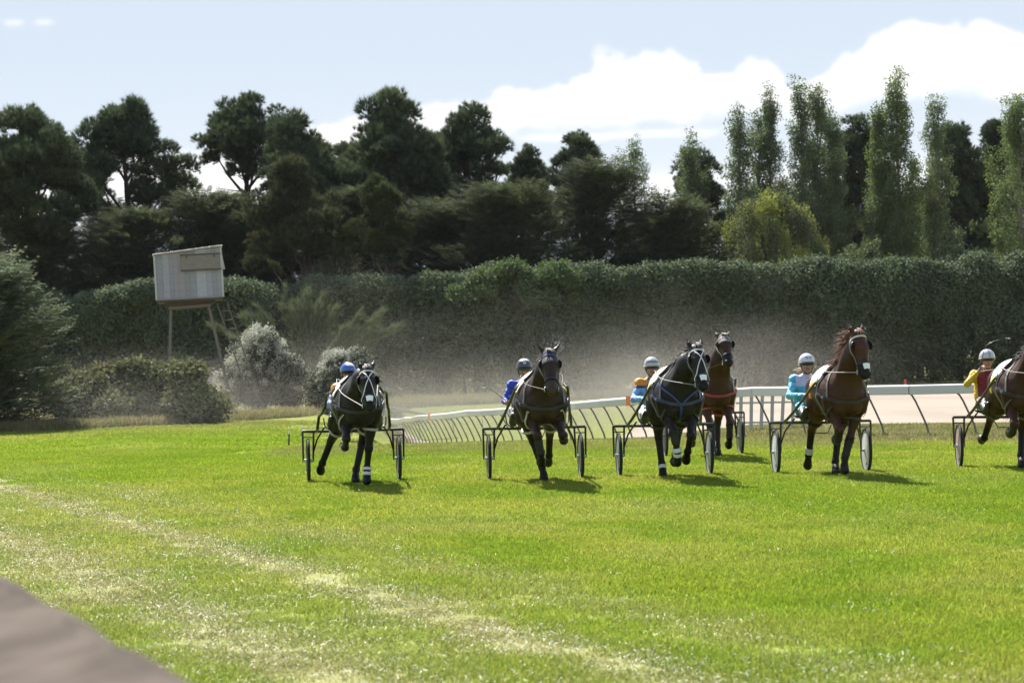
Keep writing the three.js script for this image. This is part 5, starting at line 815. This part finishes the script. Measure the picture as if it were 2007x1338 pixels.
// dark trees; x, z, height, crown half width, crown base height
const dark = [
  ['pine', 'tall flat topped dark pine with bare forked trunk, farthest from the poplars', -27.2, -125, 17.4, 3.6, 10.3, { lobes: 13, lean: -0.8 }], ['pine', 'round headed dark pine rising behind the grey hut on stilts', -23.8, -136, 18.9, 3.7, 11.4, { lobes: 12 }], ['pine', 'slender pine with high open crown and see-through branches', -16.9, -138, 19.5, 3.0, 14.8, { lobes: 8, dense: 0.9, dead: 9 }],
  ['pine', 'pine on a leaning dark trunk at the thick of the pine wood', -11.6, -132, 17.2, 3.3, 8.8, { lobes: 11, lean: -1.6 }], ['pine', 'broadest and densest pine, crowning the middle of the wood', -7.9, -134, 18.7, 4.2, 7.4, { lobes: 17 }], ['pine', 'pine with bunched upright shoots against the bright cloud', -2.1, -137, 18.5, 3.1, 8.4, { lobes: 12 }],
  ['pine', 'short bright green pine standing in front of the taller pines', -6.7, -119, 12.7, 1.7, 7.8, { lobes: 6, hue: [[0.06, 0.085, 0.03], [0.09, 0.12, 0.035], [0.045, 0.06, 0.03]] }], ['pine', 'ragged olive pine with open lower boughs before the dense wood', -11.0, -121, 13.6, 2.9, 6.8, { lobes: 10, dense: 0.8, lean: -1.2, hue: [[0.075, 0.088, 0.04], [0.1, 0.1, 0.05], [0.05, 0.06, 0.03]] }],
  ['pine', 'small pointed pine between the dense wood and the open sky', 1.3, -140, 16.3, 1.3, 10.6, {}], ['pine', 'dark pine with peaked crown next to the lone pale poplar', 4.0, -141, 17.0, 2.4, 9.2, { lobes: 9 }], ['pine', 'dark airy pine crowding against the first tall poplars', 13.0, -142, 15.9, 2.0, 9.2, { lobes: 7 }],
  ['pine', 'black green pine wedged between two groups of poplars', 22.2, -142, 17.8, 2.3, 7.6, { lobes: 11 }], ['pine', 'dark round pine behind the leaning pale poplar', 29.4, -143, 17.4, 2.3, 7.2, { lobes: 11 }], ['pine', 'dark lumpy pine beside the tall roadside poplar', 32.6, -144, 17.8, 2.4, 7.2, { lobes: 11 }],
  ['pine', 'half hidden pine behind the broadest pine, towards the cloud', -5.0, -142, 17.0, 3.0, 8, { lobes: 11 }], ['pine', 'half hidden pine filling in behind the leaning trunk', -10.0, -143, 17.2, 2.9, 8, { lobes: 11 }], ['pine', 'low dark pine between the peaked pine and the bunched shoots', 0.6, -144, 15.6, 2.2, 7, { lobes: 9 }], ['pine', 'shadowed pine below the high open crown', -14.6, -141, 14.4, 2.6, 6.5, { lobes: 10 }],
  ['cypress', 'dark cypress behind the layered cypress and the hut', -24.6, -137, 12.6, 4.2, 4, { clumps: 96, dense: 1.2 }], ['cypress', 'thick cypress in the gap below the slender open pine', -19.6, -139, 13.0, 3.8, 4, { clumps: 92, dense: 1.2 }], ['cypress', 'dark cypress below the flat topped pine, behind the spreading one', -30.5, -135, 11.5, 4.2, 4, { clumps: 90, dense: 1.2 }], ['cypress', 'thick dark cypress behind the dull olive cypress', 9.6, -135, 10.6, 3.4, 4, { clumps: 80, dense: 1.2 }],
  ['cypress', 'wide layered cypress filling in below the round headed pine', -22.4, -126, 11.3, 4.3, 3.8, { clumps: 96 }], ['cypress', 'layered cypress directly behind the grey hut', -18.0, -128, 12.4, 4.0, 3.8, { clumps: 92 }], ['cypress', 'dense cypress between the hut and the leaning pine', -14.4, -127, 11.0, 3.6, 3.8, { clumps: 73 }], ['cypress', 'low spreading cypress under the flat topped pine', -28.2, -125, 10.2, 4.2, 3.6, { clumps: 86 }],
  ['cypress', 'black green cypress behind the pair of equal height poplars', 18.2, -147, 13.6, 3.4, 4, { clumps: 80, dense: 1.2 }], ['cypress', 'dark cypress backing the tallest bright green poplar', 24.0, -148, 14.0, 3.4, 4, { clumps: 80, dense: 1.2 }], ['cypress', 'dark cypress behind the leaning pale poplar', 28.2, -149, 13.0, 3.2, 4, { clumps: 76, dense: 1.2 }], ['cypress', 'dark cypress at the far end behind the big bright poplar', 33.2, -147, 13.4, 3.4, 4, { clumps: 80, dense: 1.2 }], ['cypress', 'shadowy cypress under the broadest and densest pine', -8.2, -128, 12.4, 3.8, 4, { clumps: 84, dense: 1.1 }],
  ['cypress', 'feathery cypress below the pine with bunched shoots', 0.1, -121, 12.0, 4.0, 3.8, { clumps: 86 }], ['cypress', 'tall dark pyramid cypress beside the gap of open sky', 5.1, -123, 13.2, 3.4, 3.8, { clumps: 96 }], ['cypress', 'dull olive cypress between the gap of sky and the golden willow', 8.9, -121, 10.8, 3.3, 3.8, { clumps: 73 }], ['cypress', 'shaded cypress at the foot of the dense pine wood', -3.8, -124, 11.2, 4.0, 3.8, { clumps: 73 }],
];
dark.forEach(([k, label, x, z, h, w, b, o], i) => conifer(k, label, x, z, h, w, b, 100 + i, o));
// poplars; some stand nearer and greener
const GREEN = [[0.11, 0.16, 0.03], [0.16, 0.2, 0.05], [0.07, 0.11, 0.025]];
[
  ['lone pale poplar standing in the gap of open sky', 8.3, -143, 16.7, 1.35, 9.7, { dense: 0.9 }], ['short poplar at the edge of the gap of sky', 11.8, -139, 16.4, 1.0, 9.4, {}], ['first of the tall poplars behind the golden willow', 14.5, -137, 17.9, 1.0, 8.9, {}], ['thinnest poplar, airy and half bare, behind the golden willow', 15.9, -139, 18.2, 0.75, 9, { dense: 0.6 }], ['spire shaped poplar with loose side shoots over the golden willow', 16.9, -138, 19.3, 0.9, 8.9, {}],
  ['one of a pair of equal height poplars, the one nearer the willow', 18.6, -137, 19.4, 0.85, 8.8, {}], ['one of a pair of equal height poplars, the fuller one', 19.8, -138, 19.4, 1.0, 8.9, { dense: 1.2 }], ['lower poplar merging into the black green pine', 21.1, -139, 18.2, 1.0, 8.9, { dense: 1.2 }], ['bright green double stemmed poplar, its shorter stem', 22.4, -131, 17.8, 0.8, 7.8, { hue: GREEN, dense: 1.2, low: 3.5 }],
  ['tallest bright green poplar, leafy down to the hedge', 23.7, -130, 19.0, 1.1, 7.7, { hue: GREEN, dense: 1.4, low: 3.5 }], ['leaning pale poplar with a thin pointed top', 25.8, -131, 17.3, 1.1, 7.7, { dense: 1.1, low: 4 }], ['big bright green poplar beside the hedge end, full to the ground', 28.9, -122, 16.9, 1.7, 7.2, { hue: GREEN, dense: 1.7, low: 2.5 }],
].forEach(([label, x, z, h, w, b, o], i) => poplar(label, x, z, h, w, b, 300 + i, o));
{ // golden willow
  const t = thing('willow_tree', 'golden yellow willow with drooping dome crown over the hedge', 'tree', [14.6, ground(14.6, -121), -121]), r = rng(500), g = new Growth();
  part('trunk', limb(trunkLine(8, 0.4, 0.3), [0.32, 0.1], 9), barkMat, t);
  const core = new Growth(), lims = [];
  for (let i = 0; i < 70; i++) {
    const d = onBall(r); d.y = Math.abs(d.y) * 0.9 + 0.05; const gold = r() < 0.36; const c = V(d.x * 3.0, 6.6 + d.y * 4.7 - 0.25 * Math.hypot(d.x, d.z), d.z * 2.4); if (i % 5 === 0) lims.push(c);
    const n = 52; for (let j = 0; j < n; j++) { const p = c.clone().add(V((r() - 0.5) * 0.9, (r() - 0.3) * 0.5, (r() - 0.5) * 0.9)); p.y -= r() * r() * 2.2; g.add(p, V((r() - 0.5) * 0.35 + d.x * 0.3, -1, (r() - 0.5) * 0.35 + d.z * 0.2).normalize(), r() * 6.283, 0.7 + 0.5 * r(), hue(gold ? HUE.golden : HUE.willow, r)); }
  }
  lims.forEach((c) => part('limb', limb([V(0.15, 5, 0), V(c.x * 0.5, lerp(5, c.y, 0.75), c.z * 0.5), c], [0.1, 0.06, 0.02], 5), barkMat, t));
  g.build('crown', SPRIG.willow, LEAF.willow, t);
}
const lump = (d, seed) => 0.66 + 0.72 * fbm(d.x * 1.9 + seed, d.y * 1.9 + d.z * 1.3 + 5, 3);
function shrub(name, label, x, z, w, h, d, seed, list, n, kind = 'hedge', category = 'shrub', extra) {
  const t = thing(name, label, category, [x, ground(x, z), z]), r = rng(seed), g = new Growth();
  for (let i = 0; i < 7; i++) { const a = r() * 6.283, l = V(Math.cos(a) * w * 0.6 * r(), h * (0.5 + 0.4 * r()), Math.sin(a) * d * 0.6 * r()); part('stem', limb([V(0.15 * Math.cos(a), -0.1, 0.15 * Math.sin(a)), l.clone().multiplyScalar(0.5).add(V(0, 0.1, 0)), l], [0.05, 0.035, 0.01], 5), barkMat, t); }
  const nc = Math.round(14 + w * h * 3);
  for (let i = 0; i < nc; i++) { const dd = onBall(r); dd.y = Math.abs(dd.y); const f = (0.45 + 0.5 * Math.sqrt(r())) * lump(dd, seed), cr = 0.3 + 0.28 * r(), c = V(dd.x * w * f, Math.max(0.25, dd.y * h * 0.95 * f + 0.1), dd.z * d * f); fillClump(g, kind, c, [cr, cr * 0.85, cr], Math.round(n / nc), r, list); }
  g.build('foliage', SPRIG[kind], LEAF[kind], t);
  if (extra) extra(t, r);
  return t;
}
shrub('understorey_shrub', 'green undergrowth between the golden willow and the bright poplar', 20.0, -122, 2.6, 9.0, 1.4, 601, HUE.bush, 1500); shrub('understorey_shrub', 'green undergrowth filling the foot of the last poplars', 26.2, -126, 2.9, 9.2, 1.4, 602, HUE.bush, 1700); shrub('understorey_shrub', 'leafy undergrowth between the olive cypress and the willow', 11.2, -125, 1.9, 9.3, 1.3, 603, HUE.bush, 1200);
// ---------------------------------------------------------------- hedges
function hedge(label, line, seed, n, list, browse) {   // line: [x, depth, height]
  const t = thing('clipped_hedge', label, 'hedge'), r = rng(seed), g = new Growth(), tw = new Growth(), thick = 2.4, X = line.map((p) => [p[0], p[1]]), Hh = line.map((p) => [p[0], p[2]]), x0 = line[0][0], x1 = line.at(-1)[0];
  const front = (x, y) => -table(X, x) + 2.2 * (fbm(x * 0.4, y * 0.45, 4, seed) - 0.5) + 0.9 * (fbm(x * 1.5 + 7, y * 1.5, 3, seed) - 0.5) - 0.12 * Math.max(0, y - 3), topY = (x) => table(Hh, x) - 0.68 + 1.5 * (fbm(x * 0.75, 2, 4, seed) - 0.5);
  for (let x = x0 + 0.5; x < x1; x += 1.15 + 0.4 * r()) { // the row of trunks that the hedge is grown from
    const z = front(x, 2) - 1.1 - 0.5 * r(), b = ground(x, z), T = topY(x) - 0.4;
    part('stem', limb([V(x, b - 0.2, z), V(x + 0.3 * (r() - 0.5), b + T * 0.45, z + 0.2 * (r() - 0.5)), V(x + 0.6 * (r() - 0.5), T, z + 0.3 * (r() - 0.5))], [0.13, 0.1, 0.04], 6), barkMat, t);
  }
  for (let i = 0; i < n; i++) {
    const x = lerp(x0, x1, r()), T = topY(x), up = r() < 0.36;
    let y, z, dir;
    if (up) { y = T - 0.15 * r(); z = front(x, T) - 0.2 - thick * 0.8 * r(); dir = V((r() - 0.5) * 0.8, 1, (r() - 0.5) * 0.8 + 0.2); }
    else { y = T * Math.pow(r(), 0.8); z = front(x, y) - 0.1 - (r() < 0.6 ? 0.4 : 1.9) * r(); dir = V((r() - 0.5) * 1.2, 0.5 + 0.6 * r(), 0.9); }
    const p = V(x, y + ground(x, z) * (1 - y / T), z), bare = !up && r() < browse * smooth(4.6, 2.2, y + 1.6 * (fbm(x * 0.6, y * 0.9, 3, 4) - 0.5));
    if (bare) tw.add(p, dir.normalize(), r() * 6.283, 0.7 + 0.6 * r(), hue([[0.07, 0.062, 0.05], [0.09, 0.082, 0.065], [0.05, 0.045, 0.038]], r));
    else g.add(p, dir.normalize(), r() * 6.283, 0.7 + 0.6 * r(), hue(list, r));
  }
  g.build('foliage', SPRIG.screen, LEAF.hedge, t); tw.build('bare_twigs', SPRIG.twig, LEAF.twig, t);
  for (let i = 0; i < 26; i++) { const x = lerp(x0, x1, r()), y = 1 + 3.4 * r(), z = front(x, y) + 0.05, a = r() * 3.1, l = 0.5 + 0.9 * r(); part('bare_branch', limb(curve([V(x, y, z - 0.2), V(x + Math.cos(a) * l * 0.5, y + Math.sin(a) * l * 0.4, z + 0.12), V(x + Math.cos(a) * l, y + Math.sin(a) * l * 0.9, z + 0.16)], 6), [0.03, 0.008], 5), mat([0.2, 0.17, 0.14], 0.95), t); }
}
hedge('tall clipped hedge behind the grey hut, its face green to the ground', [[-31, 115.5, 5.5], [-25.4, 115, 5.65], [-19, 114.5, 6.0], [-12.9, 114, 6.4]], 701, 5400, HUE.hedge, 0.25);
hedge('long tall clipped hedge behind the horses, bare and twiggy below', [[-12.5, 116.5, 6.35], [-8, 115, 6.45], [-2.7, 113, 6.55], [2, 111.5, 6.75], [7.8, 110, 6.45], [16, 110, 6.4], [26, 110, 6.35], [36, 110, 6.3]], 702, 16500, HUE.hedge, 0.5);
shrub('hedge_bush', 'bright green bush growing out of the top of the long hedge', 0.7, -111.4, 3.3, 2.3, 1.1, 703, [[0.085, 0.13, 0.036], [0.115, 0.17, 0.04], [0.06, 0.085, 0.03]], 1700, 'hedge', 'bush').position.y = 4.55;
// ---------------------------------------------------------------- shrubs on the near edge of the scrub
conifer('cypress', 'low grey green conifer with tiered boughs beside the turf edge', -17.3, -66.5, 5.2, 3.1, 0.35, 801, { clumps: 100, dense: 1.0, dead: 0, hue: [[0.17, 0.21, 0.14], [0.22, 0.255, 0.17], [0.13, 0.165, 0.115]] });
shrub('leafy_shrub', 'wide olive green shrub covering the feet of the stilts', -11.9, -70.5, 2.7, 1.85, 1.3, 802, [[0.125, 0.14, 0.055], [0.19, 0.19, 0.09], [0.085, 0.09, 0.045]], 3600); shrub('leafy_shrub', 'low brownish shrub spreading beside the tiered conifer', -13.6, -71.5, 1.5, 1.5, 1.1, 803, [[0.14, 0.13, 0.065], [0.18, 0.16, 0.08], [0.1, 0.095, 0.05]], 1600);
const blossom = (w, h, d, n, seed) => (t, r) => { const g = new Growth(); for (let i = 0; i < n; i++) { const dd = onBall(r); dd.y = Math.abs(dd.y); const lf = lump(dd, seed) * 1.04, p = V(dd.x * w * lf, Math.max(0.5, dd.y * h * lf + 0.1), dd.z * d * lf); if (r() > smooth(0.55, 0.95, dd.y * 0.55 + 1.05 * fbm(dd.x * 6 + 3, dd.z * 6 + dd.y * 5, 2)) * smooth(0.08, 0.3, dd.y)) continue; const c = p; for (let k = 0; k < 3; k++) g.add(c.clone().add(V((r() - 0.5) * 0.2, (r() - 0.5) * 0.16, (r() - 0.5) * 0.2)), onBall(r), r() * 6.283, 0.6 + 0.5 * r(), mix3([0.52, 0.52, 0.46], [0.32, 0.34, 0.25], r())); } g.build('blossom', SPRIG.flower, LEAF.flower, t); };
const GREY = [[0.075, 0.085, 0.05], [0.1, 0.108, 0.068], [0.05, 0.056, 0.036]];
shrub('flowering_shrub', 'round grey leaved shrub topped with white blossom beside the stilts', -10.45, -89.6, 1.7, 2.95, 1.3, 811, GREY, 2600, 'grey', 'shrub', blossom(1.7, 2.95, 1.3, 620, 811)); shrub('flowering_shrub', 'white blossomed shrub showing behind the driver with blue and white helmet', -6.5, -82.3, 1.15, 2.3, 1.0, 812, GREY, 1800, 'grey', 'shrub', blossom(1.15, 2.3, 1.0, 560, 812));
{ // broom like plant: stiff boughs fanning from the base
  const t = thing('fan_shrub', 'fan shaped shrub with long stiff boughs against the hedge', 'shrub', [-9.9, ground(-9.9, -104), -104]), r = rng(820), g = new Growth();
  for (let i = 0; i < 34; i++) { const a = lerp(-0.85, 0.85, r()), len = 3.6 + 2.0 * r(), dz = (r() - 0.5) * 1.4, p = (u) => V(Math.sin(a) * len * u * (0.75 + 0.35 * u), Math.cos(a) * len * u + 0.1, dz * u); part('bough', limb([p(0), p(0.33), p(0.66), p(1)], [0.05, 0.04, 0.025, 0.008], 5), barkMat, t);
    for (let j = 0; j < 60; j++) { const u = 0.18 + 0.82 * r(), q = p(u), e = p(Math.min(1, u + 0.05)).sub(p(u - 0.05)).normalize(); g.add(q.add(V((r() - 0.5) * 0.22, (r() - 0.5) * 0.2, (r() - 0.5) * 0.3)), e.add(V((r() - 0.5) * 0.8, (r() - 0.5) * 0.4, (r() - 0.5) * 0.8)).normalize(), r() * 6.283, 0.6 + 0.5 * r(), hue([[0.1, 0.13, 0.055], [0.14, 0.165, 0.075], [0.07, 0.09, 0.045]], r)); } }
  g.build('foliage', SPRIG.broom, LEAF.broom, t);
}
{ // dry rank grass along the scrub edge
  const r = rng(830), g = new Growth();
  const edge = scrubEdge;
  for (let i = 0; i < 7000; i++) { const x = -18 + 52 * Math.pow(r(), 1.6), D = table(edge, x) + 4.5 * r() * r() + (x < -7 ? 1 : 0), z = -D; g.add(V(x, ground(x, z) - 0.02, z), UP, r() * 6.283, 0.8 + 0.5 * r(), mix3(mix3([0.34, 0.28, 0.14], [0.26, 0.18, 0.1], r()), [0.19, 0.22, 0.07], r()), 0.5 + 0.9 * r()); }
  tag(g.build('dry_grass', grassPatch(44, 0.35, 40, 0.3, 0.01, 0.0), leafMat([1, 1, 1], 0.35, { vertexColors: true }), scene), 'tall dry brown grass along the foot of shrubs and hedge', 'grass');
}
{ // dust thrown up by the field, hanging before the hedge in drifting puffs of grains
  const r = rng(840), g = new Growth(), q = 0.0041, grains = [], gauss = () => (r() + r() + r() - 1.5) * 1.1;
  for (let i = 0; i < 5300; i++) { const c = [gauss() * 2.2, gauss() * 0.9, gauss() * 2.2], a = onBall(r), b = onBall(r).cross(a).normalize(), P = (u, v) => [c[0] + (a.x * u + b.x * v) * q, c[1] + (a.y * u + b.y * v) * q, c[2] + (a.z * u + b.z * v) * q]; grains.push(tri(P(-1, -0.6), P(1, -0.6), P(0, 1.1))); }
  for (let i = 0; i < 1420; i++) {
    const near = r() < 0.2, x = near ? lerp(-17, 4, r()) : -18 + 40 * r(), D = near ? lerp(64, 84, r()) : lerp(86, 107, r());
    if (Math.abs(x) > 0.262 * D + 2) continue;
    const y = 0.2 - Math.log(1 - r() * 0.98) * (0.6 + 1.5 * fbm(x * 0.13, D * 0.1, 3, 2)) * (near ? 0.4 : 1) * lerp(0.45, 1, smooth(-13, -5, x)), puff = smooth(0.3, 0.62, fbm(x * 0.16 + 4, y * 0.35 + D * 0.05, 4, 6));
    if (r() > 0.15 + 0.75 * puff || y > 5.5 || (x > 5 && r() < (x - 5) / 11)) continue;
    g.add(V(x, ground(x, -D) * 0.6 + y, -D), UP, r() * 6.283, 0.8 + 0.7 * r(), [0.4, 0.382, 0.352]);
  }
  tag(g.build('dust_cloud', leaves(grains), leafMat([1, 1, 1], 0.5, { specularIntensity: 0.1 }), scene), 'brown dust hanging over the hollow in front of the hedge', 'dust');
}
// thin summer haze over the far trees
scene.fog = new THREE.FogExp2(new THREE.Color().setRGB(0.86, 0.9, 0.95), 0.00005);
scene.traverse((o) => { if (o.isMesh) o.castShadow = o.receiveShadow = true; });
renderer.render(scene, camera);
